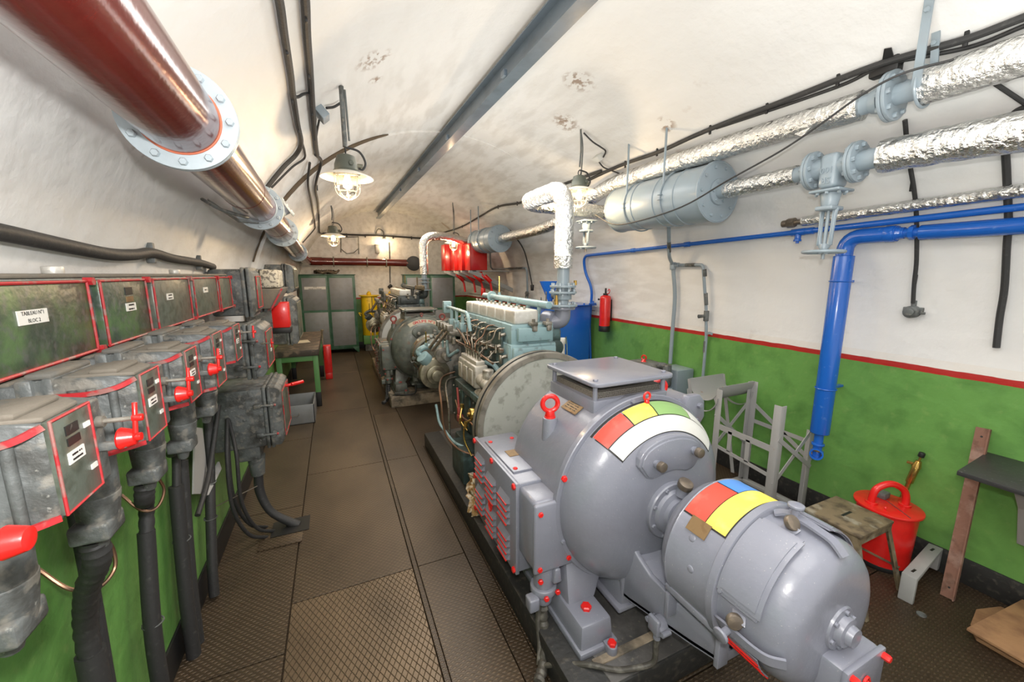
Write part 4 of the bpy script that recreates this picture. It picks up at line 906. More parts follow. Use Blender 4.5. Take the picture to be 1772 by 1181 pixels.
def tee_handle(parent, p, ang=.2, L=.05, h=.03):
    """red wing handle on a rod standing out of the box"""
    p = Vector(p); b = MB(); cyl(b, p-Vector((.05, 0, 0)), p, .0045, n=10); cyl(b, p-Vector((.06, 0, 0)), p-Vector((.045, 0, 0)), .011, n=14)
    part('handle_rod', b, M['alud'], parent)
    b = MB(); d = Vector((0, math.sin(ang), math.cos(ang))); cyl(b, p-Vector((.004, 0, 0)), p+Vector((.012, 0, 0)), .007, n=14, bev=.001); cyl(b, p-d*h, p+d*h, .0042, n=10, bev=.001); part('wing_handle', b, M['red'], parent)
def switch_box(y0, y1, lab, kind=0, zt=1.722, zb=1.562, xf=-.42, knob=True, tee=True, lines=('~', '~')):
    t = thing('switch_box', lab, 'switch box', (-.6, (y0+y1)/2, 1.5), 'cast iron switch boxes under the trunking')
    ym = (y0+y1)/2; a = y0-.015; e = y1+.035
    b = MB(); box(b, (-.82, a, zb-.015), (-.60, e, zt+.0), .014)
    part('housing', b, M['iron'], t)
    b = MB(); box(b, (-.615, a-.008, zb-.025), (-.585, e+.008, zt+.012), .01); box(b, (-.575, a-.004, zb-.02), (-.555, e+.004, zt+.012), .008)
    part('rim', b, M['iron'], t)
    b = MB()
    # cover: steps in towards the front plate, with ribs down its near side
    prism(b, [(-.60, a, zb-.018), (-.44, a+.004, zb-.012), (-.425, y0, zb-.004), (-.425, y0, zt-.004), (-.47, a+.002, zt+.006), (-.60, a, zt+.008)], (0, e-a, 0), .006)
    for x_ in (-.53, -.50, -.465): cyl(b, (x_, a+.002, zb-.005), (x_, a+.002, zt-.02), .008, n=10)
    cv = part('cover', b, M['iron'], t, ang=45)
    b = MB(); prism(b, [(-.545, a+.006, zt+.003), (-.475, a+.006, zt+.003), (-.43, y0+.008, zt-.002), (-.43, y1-.008, zt-.002), (-.475, e-.004, zt+.003), (-.545, e-.004, zt+.003)], (0, 0, .009), .003); box(b, (-.505, y0-.002, zt+.008), (-.455, y1+.002, zt+.020), .006); box(b, (-.81, a+.008, zt-.004), (-.625, e-.006, zt+.006), .004); box(b, (-.60, a, zt+.008), (-.556, e, zt+.022), .007); part('dusty_top', b, M['dusttop'], t)
    for z_ in (zt-.022, zb-.005):
        b = MB(); q = [(-.56, a-.008, z_-.006), (-.50, a-.010, z_-.006), (-.455, a-.006, z_+.002), (-.427, y0-.002, z_+.016 if z_ > 1.6 else z_+.004)]
        strip(b, spline(q, 4), .008, .010, (0, 0, 1))
        part('red_lip', b, M['redline'], t)
    b = MB(); box(b, (-.43, y0, zb), (xf, y1, zt), .002); fpn = part('front_plate', b, M['panelgrey'], t)
    c = MB()
    for z_ in (zb+.001, zt-.001): tube(c, [(xf, y0, z_), (xf, y1, z_)], .0025, 6, False)
    for y_ in (y0+.001, y1-.001): tube(c, [(xf, y_, zb), (xf, y_, zt)], .0025, 6, False)
    part('red_edging', c, M['redline'], fpn)
    labelplate((xf, y0+(y1-y0)*.45, zt-.028), .035, .016, None, fpn.parent, m_=M['plate_dark'], name='nameplate'); labelplate((xf, y0+(y1-y0)*.45, zt-.048), .035, .013, None, t, m_=M['plate_dark'], name='nameplate')
    labelplate((xf, y0+(y1-y0)*.45, zt-.075), .045, .020, list(lines), t, size=.0062)
    labelplate((xf, y1-.018, zt-.036), .018, .009, None, t); labelplate((xf, y1-.018, zb+.045), .018, .009, None, t)
    if tee: tee_handle(t, (-.37, y1+.028, zb+.112), .25)
    if knob:
        b = MB(); p = Vector((-.40, y1+.032, zb+.072)); cyl(b, p, p+Vector((.026, 0, 0)), .022, .016, 24, bev=.004); cyl(b, p+Vector((.024, 0, 0)), p+Vector((.034, 0, 0)), .008, n=14); part('switch_knob', b, M['red'], t)
        b = MB(); box(b, (-.43, y1+.018, zb+.056), (-.385, y1+.03, zb+.072), .003); part('knob_lever', b, M['iron'], t)
    # cable gland under the box
    yc = ym+.06; b = MB()
    cyl(b, (-.58, yc, zb-.01), (-.58, yc, zb-.16), .048, .044, 20, bev=.004); cyl(b, (-.58, yc, zb-.15), (-.59, yc+.01, zb-.27), .046, .036, 20, bev=.006); box(b, (-.63, yc-.06, zb-.045), (-.50, yc+.06, zb-.012), .01); box(b, (-.63, yc-.045, zb-.27), (-.55, yc+.045, zb-.22), .01)
    cyl(b, (-.59, yc+.01, zb-.26), (-.60, yc+.02, zb-.31), .022, .017, 12, bev=.003)
    part('cable_gland', b, M['iron'], t, ang=45)
    return t
spec = [(.83, .94, 'iron switch box nearest the camera, below the long trunking', ('~', '~')), (1.15, 1.255, 'second nearest iron switch box of the row below the trunking', ('~', '~')),
        (1.455, 1.56, 'middle iron switch box of the five below the trunking', ('~', '~')), (1.76, 1.885, 'tall fronted iron switch box, fourth of the row from the camera', ('~', '~')), (2.1, 2.215, 'smallest looking iron switch box with two white labels, farthest of the row of five', ('~', '~'))]
for k, (y0, y1, lb, ln) in enumerate(spec):
    switch_box(y0, y1, lb, zb=1.53 if k == 3 else 1.562, zt=1.73 if k == 3 else 1.722, knob=k < 3, tee=k != 3, lines=ln)
# red knob of the next box of the row, mostly cut off by the frame
t = thing('switch_box', 'iron switch box cut off by the left edge, only its red knob in view', 'switch box', (-.6, .58, 1.5), 'cast iron switch boxes under the trunking')
b = MB(); box(b, (-.85, .50, 1.545), (-.44, .62, 1.72), .012); part('housing', b, M['iron'], t)
b = MB(); p = Vector((-.40, .665, 1.618)); cyl(b, p, p+Vector((.026, 0, 0)), .021, .016, 24, bev=.004); cyl(b, p-Vector((.06, .03, 0)), p, .008, n=10); part('switch_knob', b, M['red'], t)

def big_box(lo, hi, lab, lid=.10, clasps=True, edge='redline', front=True):
    """large iron distribution box: body, ribbed lid facing the aisle, edged front plate"""
    (x0, y0, z0), (x1, y1, z1) = lo, hi
    t = thing('distribution_box', lab, 'distribution box', ((x0+x1)/2, (y0+y1)/2, z0))
    b = MB(); box(b, (x0, y0, z0), (x1-lid, y1, z1), .02); part('body', b, M['iron'], t)
    b = MB()
    for k in (0, 1): box(b, (x1-lid-.012+k*.03, y0-.012, z0-.012), (x1-lid+.012+k*.03, y1+.012, z1+.012), .008)
    part('rim', b, M['iron'], t)
    b = MB(); prism(b, [(x1-lid+.02, y0, z0), (x1-.02, y0, z0+.0), (x1, y0+.02, z0+.03), (x1, y0+.02, z1-.03), (x1-.03, y0, z1), (x1-lid+.02, y0, z1)], (0, y1-y0, 0), .006); ld = part('lid', b, M['iron'], t, ang=45)
    if front:
        b = MB(); box(b, (x1-.002, y0+.05, z0+.05), (x1+.008, y1-.03, z1-.05), .002); fpn = part('front_plate', b, M['panelgrey'], t)
        c = MB()
        for z_ in (z0+.05, z1-.05): tube(c, [(x1+.008, y0+.05, z_), (x1+.008, y1-.03, z_)], .004, 6, False)
        for y_ in (y0+.05, y1-.03): tube(c, [(x1+.008, y_, z0+.05), (x1+.008, y_, z1-.05)], .004, 6, False)
        part('edging', c, M[edge], fpn)
    if clasps:
        for z_ in (z0+(z1-z0)*.22, z0+(z1-z0)*.72):
            b = MB(); box(b, (x1-lid-.07, y0-.03, z_-.018), (x1-lid-.02, y0-.002, z_+.018), .01); cyl(b, (x1-lid-.04, y0-.022, z_), (x1-lid+.06, y0-.022, z_), .009, n=10, bev=.002); box(b, (x1-lid+.03, y0-.028, z_-.022), (x1-lid+.055, y0-.004, z_+.022), .006)
            cl = part('clasp', b, M['iron'], t)
            c = MB(); bolt(c, (x1-lid+.062, y0-.022, z_), (1, 0, 0), .009, .01); part('clasp_nut', c, M['redline'], cl)
    for q in ((.3, .3), (.6, .5), (.3, .7)):
        b = MB(); dome(b, (x0+(x1-lid-x0)*q[0], y0, z0+(z1-z0)*q[1]), (0, -1, 0), .010, .006); part('rivet', b, M['iron'], t)
    return t
big_box((-.76, 3.24, 1.665), (-.50, 3.5, 1.985), 'upper iron distribution box standing against the end of the trunking', lid=.06, clasps=False)
t2 = big_box((-.80, 2.98, 1.28), (-.44, 3.34, 1.62), 'middle iron distribution box with a small red wing handle, above the lowest box')
labelplate((-.432, 3.2, 1.46), .05, .022, ['~'], t2, size=.012); labelplate((-.432, 3.2, 1.425), .05, .022, None, t2)
tee_handle(t2, (-.40, 3.0, 1.50), 0)
t3 = big_box((-.85, 3.22, .70), (-.41, 3.68, 1.14), 'lowest and largest iron distribution box on the left wall, above the cable trench')
b = MB(); box(b, (-.72, 3.28, .58), (-.58, 3.42, .71), .012); cyl(b, (-.62, 3.34, .60), (-.62, 3.34, .44), .06, .045, 20, bev=.006); part('cable_gland', b, M['iron'], t3)
b = MB(); tube(b, [(-.62, 3.34, .46), (-.62, 3.33, .3), (-.56, 3.30, .14), (-.44, 3.28, .03), (-.38, 3.27, -.01)], .032, 12, rfun=lambda q: .031+.0022*math.sin(q*160)); part('bottom_cable', b, M['rubber'], t3)
b = MB(); cyl(b, (-.43, 3.5, 1.07), (-.36, 3.5, 1.08), .012, n=12, bev=.002); cyl(b, (-.36, 3.5, 1.08), (-.28, 3.56, 1.08), .015, n=12, bev=.003); part('operating_handle', b, M['red'], t3)
t4 = big_box((-.76, 3.62, 1.665), (-.47, 3.95, 1.98), 'upper dusty distribution box with a pale speckled tube fuse block on its front', lid=.06, clasps=False)
b = MB(); box(b, (-.51, 3.58, 1.845), (-.385, 3.90, 1.985), .015); part('fuse_block', b, mat('speckled cream bakelite', (.55, .52, .43), .5, 0, None, [((.08, .07, .06), 45, .52, .58, .8)]), t4)
b = MB(); prism(b, [(-.54, 3.55, 1.84), (-.36, 3.55, 1.84), (-.45, 3.55, 1.685), (-.54, 3.55, 1.685)], (0, .5, 0), .01); part('fuse_tray', b, M['dusttop'], t4)
c = MB(); strip(c, [(-.365, 3.545, 1.84), (-.445, 3.545, 1.69)], .012, .008, (0, -1, 0)); part('red_edging', c, M['redline'], t4)
big_box((-.80, 4.7, 1.22), (-.37, 5.25, 1.70), 'distribution box with a pale line on its front, behind the red lantern', lid=.1, clasps=False, edge='discp')
big_box((-.72, 5.3, 1.74), (-.42, 5.9, 2.06), 'farthest upper distribution box beside the end of the row', lid=.1, clasps=False, edge='discp')
# red lantern between the boxes
t = thing('lantern', 'red square lantern with a black base, hung between the iron boxes', 'lantern', (-.38, 4.0, 1.42))
b = MB(); box(b, (-.50, 3.92, 1.49), (-.37, 4.06, 1.71), .008); part('body', b, M['red'], t)
b = MB(); box(b, (-.505, 3.91, 1.44), (-.365, 4.07, 1.49), .006); part('base', b, M['black'], t)
b = MB(); cyl(b, (-.43, 4.0, 1.70), (-.43, 4.0, 1.76), .006, n=8); part('hook', b, M['steel'], t)
# support rail that carries the boxes
b = MB(); box(b, (-.86, .2, 1.46), (-.80, 3.3, 1.52), .004); box(b, (-.86, .2, 1.74), (-.82, 3.3, 1.79), .004)
solo('mounting_rail', b, M['iron'], 'dark steel rails on the left wall that carry the switch boxes', 'rail')

# vertical cables and conduits running down the left wall (points taken on the wall plane)
def W(u, v, x=-.79): return P(u, v, x=x)
def down(u0, v0, u1, v1, x=-.79):      # follow the picture line, end on the floor
    a = W(u0, v0, x); e = W(u1, v1, x); k = (a.z-.02)/(a.z-e.z); return a, a+(e-a)*k
a, e = down(172, 1040, 182, 1160)
def conduit(name, pts, r, lab, cat, m_='rubber', clips=(), group=None, rib=0, top=None):
    t = thing(name, lab, cat, pts[-1] if Vector(pts[-1]).z < Vector(pts[0]).z else pts[0], group)
    b = MB(); tube(b, pts, r, 14, sub=10 if rib else 6, rfun=(lambda q: r+rib*math.sin(q*90)) if rib else None); part('sheath', b, M[m_], t)
    for p, d in clips:
        p = Vector(p); b = MB(); torus(b, p, d, r+.004, .0035, 20, 6); box(b, p-Vector((.035, .008, .008)), p-Vector((.005, -.008, -.008))); part('clip', b, M['iron'], t)
    return t
zc = (0, 0, 1)
conduit('wall_conduit', [(-.775, 1.50, 0), (-.775, 1.49, .3), (-.775, 1.50, .62), (-.775, 1.505, .78)], .036, 'thick black conduit at the bottom left, its open top under the nearest box', 'conduit')
conduit('power_cable', [(-.775, 1.50, .70), (-.765, 1.49, .88), (-.70, 1.40, 1.06), (-.62, 1.30, 1.20), (-.61, 1.28, 1.28)], .028, 'ribbed black cable rising from the thick conduit to the second nearest box', 'cable', rib=.002)
conduit('wall_conduit', [(-.80, 1.59, 0), (-.80, 1.60, .5), (-.80, 1.62, 1.0), (-.79, 1.6, 1.3)], .022, 'thin black conduit just behind the thickest one on the left wall', 'conduit', clips=[((-.80, 1.597, .25), zc), ((-.80, 1.6, .45), zc)])
conduit('wall_conduit', [(-.79, 1.90, 0), (-.79, 1.915, .45), (-.79, 2.0, .88)], .030, 'black conduit with one strap, left of the bundled pair on the green wall', 'conduit', clips=[((-.79, 1.93, .5), zc)])
conduit('power_cable', [(-.79, 2.0, .86), (-.785, 2.03, 1.0), (-.70, 1.80, 1.12), (-.63, 1.62, 1.2), (-.61, 1.59, 1.28)], .026, 'ribbed black cable bending from a strapped conduit up to the middle box', 'cable', rib=.002)
conduit('wall_conduit', [(-.79, 2.26, 0), (-.79, 2.28, .35), (-.79, 2.36, .9)], .031, 'left tube of the two black conduits strapped together', 'conduit', clips=[((-.79, 2.33, .62), zc)])
conduit('wall_conduit', [(-.79, 2.34, 0), (-.79, 2.37, .4), (-.79, 2.48, .98)], .026, 'right tube of the two black conduits strapped together', 'conduit')
conduit('power_cable', [(-.79, 2.48, .96), (-.785, 2.50, 1.1), (-.74, 2.4, 1.2), (-.64, 2.25, 1.28)], .018, 'black cable fanning up from the strapped pair of conduits', 'cable')
conduit('power_cable', [(-.79, 2.36, .88), (-.785, 2.40, 1.05), (-.72, 2.15, 1.15), (-.62, 1.9, 1.26)], .018, 'black cable leaning towards the fourth switch box', 'cable')
conduit('power_cable', [(-.79, 2.66, 0.02), (-.79, 2.70, .2), (-.79, 2.80, .5), (-.79, 2.92, .82), (-.78, 2.95, 1.2), (-.72, 2.3, 1.36)], .027, 'black cable nearest the cable trench, running from floor to switch boxes', 'cable', clips=[((-.79, 2.79, .46), zc), ((-.79, 2.86, .66), zc)])
conduit('power_cable', [(-.78, 2.55, .62), (-.77, 2.75, .72), (-.76, 2.9, .88), (-.74, 3.05, 1.1)], .014, 'slanting thin black cable crossing between two conduits', 'cable')
for k, (y_, x_) in enumerate(((3.0, -.72), (3.06, -.68), (3.14, -.74))):
    conduit('power_cable', [(-.74, 3.2+.03*k, .95), (x_, y_, .75), (x_, y_-.02, .4), (x_+.05, y_+.08, .12), (x_+.14, y_+.2, -.01)], .012, ['thin black cable drooping left of the lowest box into the trench', 'thin cable, middle one of three drooping into the floor trench', 'thin cable closest to the wall of three drooping into the trench'][k], 'cable')
for (pts, lab) in (([W(175, 925, -.69), W(195, 950, -.68), W(198, 985, -.68), W(170, 1018, -.70), W(120, 1020, -.74), W(65, 985, -.80)], 'looping bare earth wire below the nearest switch box'),
                   ([W(270, 822, -.69), W(284, 848, -.68), W(272, 878, -.70), W(245, 884, -.74), W(210, 857, -.80)], 'looping bare earth wire below the second switch box')):
    b = MB(); tube(b, pts, .0055, 8); solo('earth_wire', b, M['copper'], lab, 'wire')
# grey steel sheet bracket fixed low on the wall and the wire hook
b = MB(); prism(b, [W(335, 740, -.80), W(348, 742, -.80), W(360, 855, -.80), W(332, 856, -.80)], (.008, 0, 0)); prism(b, [W(352, 850, -.80), W(376, 800, -.80), W(380, 812, -.78), W(357, 858, -.78)], (.012, 0, 0))
solo('wall_bracket', b, M['framegrey'], 'pale grey sheet bracket on the green wall behind the conduits', 'bracket')
b = MB(); tube(b, [(-.82, 3.0, .55), (-.82, 3.0, .42), (-.60, 3.15, .44)], .004, 6, False); solo('wire_hook', b, M['steel'], 'bent wire hook under the lowest iron box', 'hook')
# open trench cover and edge trim
b = MB(); box(b, (-.62, 3.02, .001), (-.34, 3.14, .012), .002); solo('trench_flap', b, M['tread'], 'narrow raised plate beside the cable trench opening', 'plate')
b = MB(); box(b, (-.56, 3.16, .001), (-.30, 3.36, .004)); solo('trench_opening', b, M['black'], 'dark trench opening where the ribbed cable enters the floor', 'opening')
# thick cable along the wall above the trunking
pts = [V(-60, 393, .03), V(0, 402, .03), V(110, 425, .03), V(190, 440, .03), V(232, 441, .03), V(262, 438, .03), V(300, 448, .03), V(345, 455, .03), V(368, 462, .03)]
t = thing('wall_cable', 'thick black cable sagging along the left wall above the trunking', 'cable', pts[3])
b = MB(); tube(b, pts, .022, 12); part('sheath', b, M['rubber'], t)
for u, v in ((262, 438), (345, 455)):
    b = MB(); p = V(u, v, .02); box(b, p-Vector((.02, .012, .045)), p+Vector((.012, .012, .045)), .004); part('clip', b, M['iron'], t)

# ================================================================== THE LONG BROWN DUCT
def ringbolts(parent, c, d, R, n, mt, r=.011, h=.012, ph=0):
    x, y, d = frame(d)
    for k in range(n):
        a = 2*PI*k/n+ph; q = MB(); bolt(q, Vector(c)+(x*math.cos(a)+y*math.sin(a))*R, d, r, h); part('bolt', q, mt, parent)
DP = [Vector(p) for p in ((-.33, -1.3, 2.405), (-.368, 1.5, 2.392), (-.405, 3.1, 2.38), (-.425, 4.6, 2.365), (-.487, 7.35, 2.30), (-.52, 10.35, 2.262))]
t = thing('ventilation_duct', 'glossy brown red ventilation duct with bolted grey flanges, high on the left wall', 'duct', (-.4, 3, 2.25))
for i, (a, e) in enumerate(zip(DP, DP[1:])):
    b = MB(); d = (e-a).normalized(); cyl(b, a+d*.01, e-d*.01, .1, n=48); torus(b, a+(e-a)*.62, d, .1, .0016, 40, 6); part('duct_section', b, M['brownpipe'], t)
for i in range(1, 5):
    d = (DP[i+1]-DP[i-1]).normalized(); b = MB(); cyl(b, DP[i]-d*.014, DP[i]-d*.001, .143, n=56, bev=.002); cyl(b, DP[i]+d*.001, DP[i]+d*.014, .143, n=56, bev=.002); fl = part('flange', b, M['flange'], t)
    ringbolts(fl, DP[i]-d*.014, -d, .123, 12, M['flange']); ringbolts(fl, DP[i]+d*.014, d, .127, 12 if i < 3 else 8, M['flange'])
    if i == 1:
        b = MB(); torus(b, DP[i]-d*.016, d, .1, .004, 40, 8); part('sealing_ring', b, mat('orange primer ring', (.6, .16, .08), .6), fl)
    if i == 2:
        b = MB(); torus(b, DP[i]-d*.05, d, .102, .006, 40, 8); part('strap', b, M['flange'], t)
# branch nozzle on the duct just past the second flange
b = MB(); c = DP[2]+Vector((.0, .45, 0)); dd = Vector((.8, 0, .5)).normalized(); cyl(b, c+dd*.07, c+dd*.15, .05, n=28); cyl(b, c+dd*.14, c+dd*.155, .078, n=32, bev=.002)
br = part('branch_nozzle', b, M['flange'], t); b = MB(); cyl(b, c+dd*.153, c+dd*.157, .045, n=24); part('opening', b, M['brownpipe'], br); ringbolts(br, c+dd*.155, dd, .064, 8, M['flange'], .007, .007)
b = MB(); tube(b, [V(350, 345, .01), (-.50, 2.55, 2.28), (-.42, 2.75, 2.27)], .009, 8); strip(b, [(-.66, 2.85, 2.40), (-.50, 2.98, 2.27), (-.40, 3.0, 2.27)], .03, .006, (0, 0, 1)); part('wall_strap', b, M['iron'], t)
t = thing('cross_duct', 'dark brown pipe running across the back wall above the cabinets', 'duct', (.75, 10.7, 2.15))
b = MB(); tube(b, bend([(-.52, 10.36, 2.262), (-.53, 10.72, 2.26), (-.2, 10.72, 2.26)], .14), .1, 32, False); cyl(b, (-.25, 10.72, 2.26), (1.98, 10.72, 2.24), .092, n=40); part('pipe', b, M['brownpipe'], t)
for x_ in (.05, .82, 1.28):
    b = MB(); cyl(b, (x_-.012, 10.72, 2.255), (x_+.012, 10.72, 2.255), .125, n=40, bev=.002); part('flange', b, M['alud'], t)
b = MB(); cyl(b, (1.96, 10.6, 2.23), (1.985, 10.72, 2.23), .19, n=40, bev=.004); part('end_disc', b, M['black'], t)

# ================================================================== CEILING BEAM
t = thing('ceiling_beam', 'long blue grey steel I beam running under the top of the vault', 'beam', (1.375, 4.8, 3.40))
b = MB(); bx, bz = 1.375, 3.40; w2 = .052
M['beam'] = mat('blue grey beam paint', (.12, .16, .20), .4, 0, (20, .2, .006), [((.07, .095, .12), 5, .48, .65, .6)], coat=.2)
bx = 1.40; ya = Y0+.2; bl = YB-.06-ya
prism(b, [(bx-w2, ya, bz), (bx+w2, ya, bz), (bx+w2, ya, bz+.01), (bx+.006, ya, bz+.018), (bx+.006, ya, bz+.152), (bx+w2, ya, bz+.16), (bx+w2, ya, bz+.17), (bx-w2, ya, bz+.17), (bx-w2, ya, bz+.16), (bx-.006, ya, bz+.152), (bx-.006, ya, bz+.018), (bx-w2, ya, bz+.01)], (-.22, bl, -.03))
part('joist', b, M['beam'], t)
for y_ in (1.72, 2.95, 4.45, 5.9, 7.4):
    b = MB(); z_ = 3.40-.0024*(y_-ya); bx = 1.40-.0178*(y_-ya); box(b, (bx-.075, y_-.03, z_+.005), (bx-.045, y_+.03, z_+.05), .004); part('clamp', b, M['beam'], t)

# ================================================================== CABLES ON THE VAULT
def surf_cable(name, uv, r, lab, off=.02, clips=(), m_='rubber', extra=None):
    pts = [V(u, v, off+r*.4) if not isinstance(v, tuple) else Vector(v) for u, v in uv]
    pts = [p if isinstance(p, Vector) else Vector(p) for p in pts]
    t = thing(name, lab, 'cable', pts[len(pts)//2]); b = MB(); tube(b, pts, r, 10); part('sheath', b, M[m_], t)
    if extra:
        for e in extra: b = MB(); tube(b, [V(u, v, off) for u, v in e[0]], e[1], 8); part('tail', b, M[m_], t)
    for u, v in clips:
        p = V(u, v, off); n_ = Vector((RC-p.x, 0, RZ-p.z)).normalized() if p.z > RZ else Vector((-1 if p.x > 1 else 1, 0, 0))
        s_ = n_.cross(YD); b = MB(); box(b, p-Vector((r+.02, .009, .004)), p+Vector((r+.02, .009, .01)), .003) if abs(s_.z) < .5 else box(b, p-Vector((.006, .009, r+.02)), p+Vector((.006, .009, r+.02)), .003); part('clip', b, M['black'], t)
    return t
surf_cable('ceiling_cable', [(470, -40), (483, 0), (492, 60), (503, 130), (507, 165), (515, 215), (521, 247), (512, 268), (490, 290), (462, 325), (440, 360)], .017, 'black cable on the vault, the left one of two running down beside the brown duct', clips=((496, 80), (505, 168), (516, 220)), extra=[([(523, 248), (527, 262), (526, 275), (505, 290), (470, 325)], .009)])
surf_cable('ceiling_cable', [(522, -40), (528, 0), (531, 60), (536, 120), (541, 190), (546, 250), (549, 268)], .019, 'black cable on the vault, the right one of two, passing the small grey box', clips=((529, 22), (534, 123), (540, 190), (544, 235)), extra=[([(507, 165), (515, 168), (525, 163), (536, 162)], .009), ([(553, 205), (549, 225), (546, 248)], .008), ([(565, 187), (578, 185), (590, 178)], .009)])
surf_cable('ceiling_cable', [(546, 268), (556, 280), (548, 310), (546, 330), (550, 350), (552, 380), (553, 402), (560, 405)], .014, 'black cable going down the far part of the vault to the back wall', clips=((549, 325), (552, 365)))
surf_cable('ceiling_cable', [(536, 282), (533, 320), (540, 355), (545, 390), (543, 398), (524, 420)], .012, 'thinner black cable left of the cable that reaches the back wall')
pts = [P(553, 404, y=YB-.03), P(620, 407, y=YB-.03), P(655, 408, y=YB-.03), P(735, 413, y=YB-.03)]
t = thing('back_wall_cable', 'black cable running level across the top of the back wall', 'cable', pts[1]); b = MB(); tube(b, pts, .022, 8); part('sheath', b, M['rubber'], t)
for u in (575, 600, 632, 680, 712): b = MB(); p = P(u, 405+(u-553)*.045, y=YB-.03); box(b, p-Vector((.012, .02, .04)), p+Vector((.012, .02, .04))); part('clip', b, M['black'], t)
surf_cable('ceiling_cable', [(735, 411), (770, 402), (800, 392), (830, 375), (862, 358), (905, 350), (960, 325), (1040, 296)], .016, 'black cable along the right of the vault, farther stretch behind the silencers', clips=((800, 392), (862, 358), (895, 352)))
surf_cable('ceiling_cable', [(1005, 318), (1070, 288), (1140, 263), (1200, 236), (1260, 211), (1330, 185), (1400, 158), (1450, 138), (1520, 112), (1600, 88), (1680, 65), (1772, 30), (1840, 5)], .017, 'upper black cable along the right of the vault above the foil wrapped pipes', clips=((1082, 284), (1137, 263), (1229, 224), (1327, 187), (1450, 138), (1672, 66)))
surf_cable('ceiling_cable', [(1240, 222), (1330, 192), (1400, 168), (1470, 142), (1530, 112), (1610, 96), (1690, 78), (1772, 45), (1840, 20)], .010, 'thin companion cable just under the upper black cable on the right')
surf_cable('wall_cable', [(1566, 208), (1572, 270), (1582, 330), (1586, 380), (1586, 450), (1582, 490), (1580, 525)], .0115, 'black cable dropping down the right wall to the socket', clips=((1578, 322), (1584, 484)))
t = thing('wall_socket', 'black round socket outlet low on the cream right wall', 'socket', (3.5, 1.3, 1.68))
b = MB(); c = V(1578, 540, .03); cyl(b, c+Vector((.03, 0, 0)), c-Vector((.03, 0, 0)), .04, n=24, bev=.006); cyl(b, c-Vector((.03, 0, 0)), c-Vector((.042, 0, 0)), .025, n=20, bev=.004); box(b, c-Vector((.0, .05, .012)), c+Vector((.03, .05, .03)), .005); part('body', b, M['iron'], t)
b = MB(); cyl(b, c+Vector((0, -.035, -.005)), c+Vector((0, -.065, -.005)), .008, n=10); part('catch', b, M['iron'], t)
b = MB(); cyl(b, c+Vector((.01, .0, .03)), c+Vector((.01, .0, .075)), .014, n=12, bev=.002); part('cable_entry', b, M['iron'], t)
surf_cable('wall_cable', [(1700, 130), (1745, 160), (1790, 190)], .010, 'short black cable slanting between the foil wrapped pipes at the right edge')
surf_cable('wall_cable', [(1780, 183), (1752, 200), (1740, 240), (1742, 300), (1745, 380), (1742, 430), (1738, 500), (1730, 550), (1724, 602)], .0155, 'thick black cable ending bare on the right wall above the red stripe', clips=((1742, 424), (1728, 584)))
# loose cable slung across in front of the silencer
pts = [P(1030, 372, x=2.55), P(1060, 388, x=2.56), P(1100, 384, x=2.57), P(1180, 358, x=2.58), P(1260, 312, x=2.58), P(1350, 262, x=2.58), P(1420, 215, x=2.58), P(1490, 165, x=2.58), P(1560, 128, x=2.60), P(1650, 103, x=2.68)]
b = MB(); tube(b, pts, .006, 8); solo('slung_cable', b, M['rubber'], 'thin loose black cable slung across the silencer and foil wrapped pipes', 'cable')
pts = [P(862, 362, x=2.9), P(885, 400, x=3.1), P(905, 430, x=3.25), P(914, 460, x=3.33), P(921, 495, x=3.4)]
t = thing('drop_cable', 'thin black cable curving down beside the farther silencer to a small plug', 'cable', pts[-1]); b = MB(); tube(b, pts, .012, 8); part('sheath', b, M['rubber'], t)
b = MB(); cyl(b, pts[-1]+Vector((0, 0, .02)), pts[-1]-Vector((0, 0, .09)), .035, .03, 14, bev=.008); part('plug', b, M['black'], t)
b = MB(); box(b, V(1536, 112, 0)-Vector((.03, .06, .05)), V(1536, 112, 0)+Vector((.03, .07, .05)), .01); prism(b, [V(1508, 120, .012), V(1530, 100, .012), V(1545, 95, .012), V(1568, 103, .012), V(1556, 122, .012), V(1538, 130, .012)], (-.006, 0, -.004)); prism(b, [V(1528, 102, .012), V(1531, 84, .012), V(1543, 82, .012), V(1548, 100, .012)], (-.006, 0, -.004))
solo('bitumen_patch', b, M['black'], 'ragged black bitumen patch on the vault above the bolted pipe joint', 'patch')
# small grey and white junction boxes
t = thing('junction_box', 'small grey junction box on the vault beside the hanging lamp', 'junction box', V(556, 196, .03))
b = MB(); c = V(556, 196, .03); box(b, c-Vector((.05, .07, .03)), c+Vector((.05, .07, .03)), .006, rot=Matrix.Rotation(.85, 3, 'Y')); part('body', b, M['pale'], t)
t = thing('junction_box', 'small white junction box tilted on the vault beside the right hand lamp', 'junction box', V(1036, 273, .03))
b = MB(); c = V(1036, 273, .03); box(b, c-Vector((.05, .05, .03)), c+Vector((.05, .05, .03)), .006, rot=Matrix.Rotation(-.7, 3, 'Y')); part('body', b, M['plastic'], t)
b = MB(); tube(b, [V(1010, 230, .02), V(1025, 245, .04), V(1040, 255, .03), V(1048, 262, .02), V(1044, 272, .02)], .008, 8); part('cable', b, M['rubber'], t)
b = MB(); tube(b, [V(1036, 280, .02), V(1045, 290, .03), V(1060, 296, .03), V(1078, 303, .02)], .008, 8); part('cable', b, M['rubber'], t)

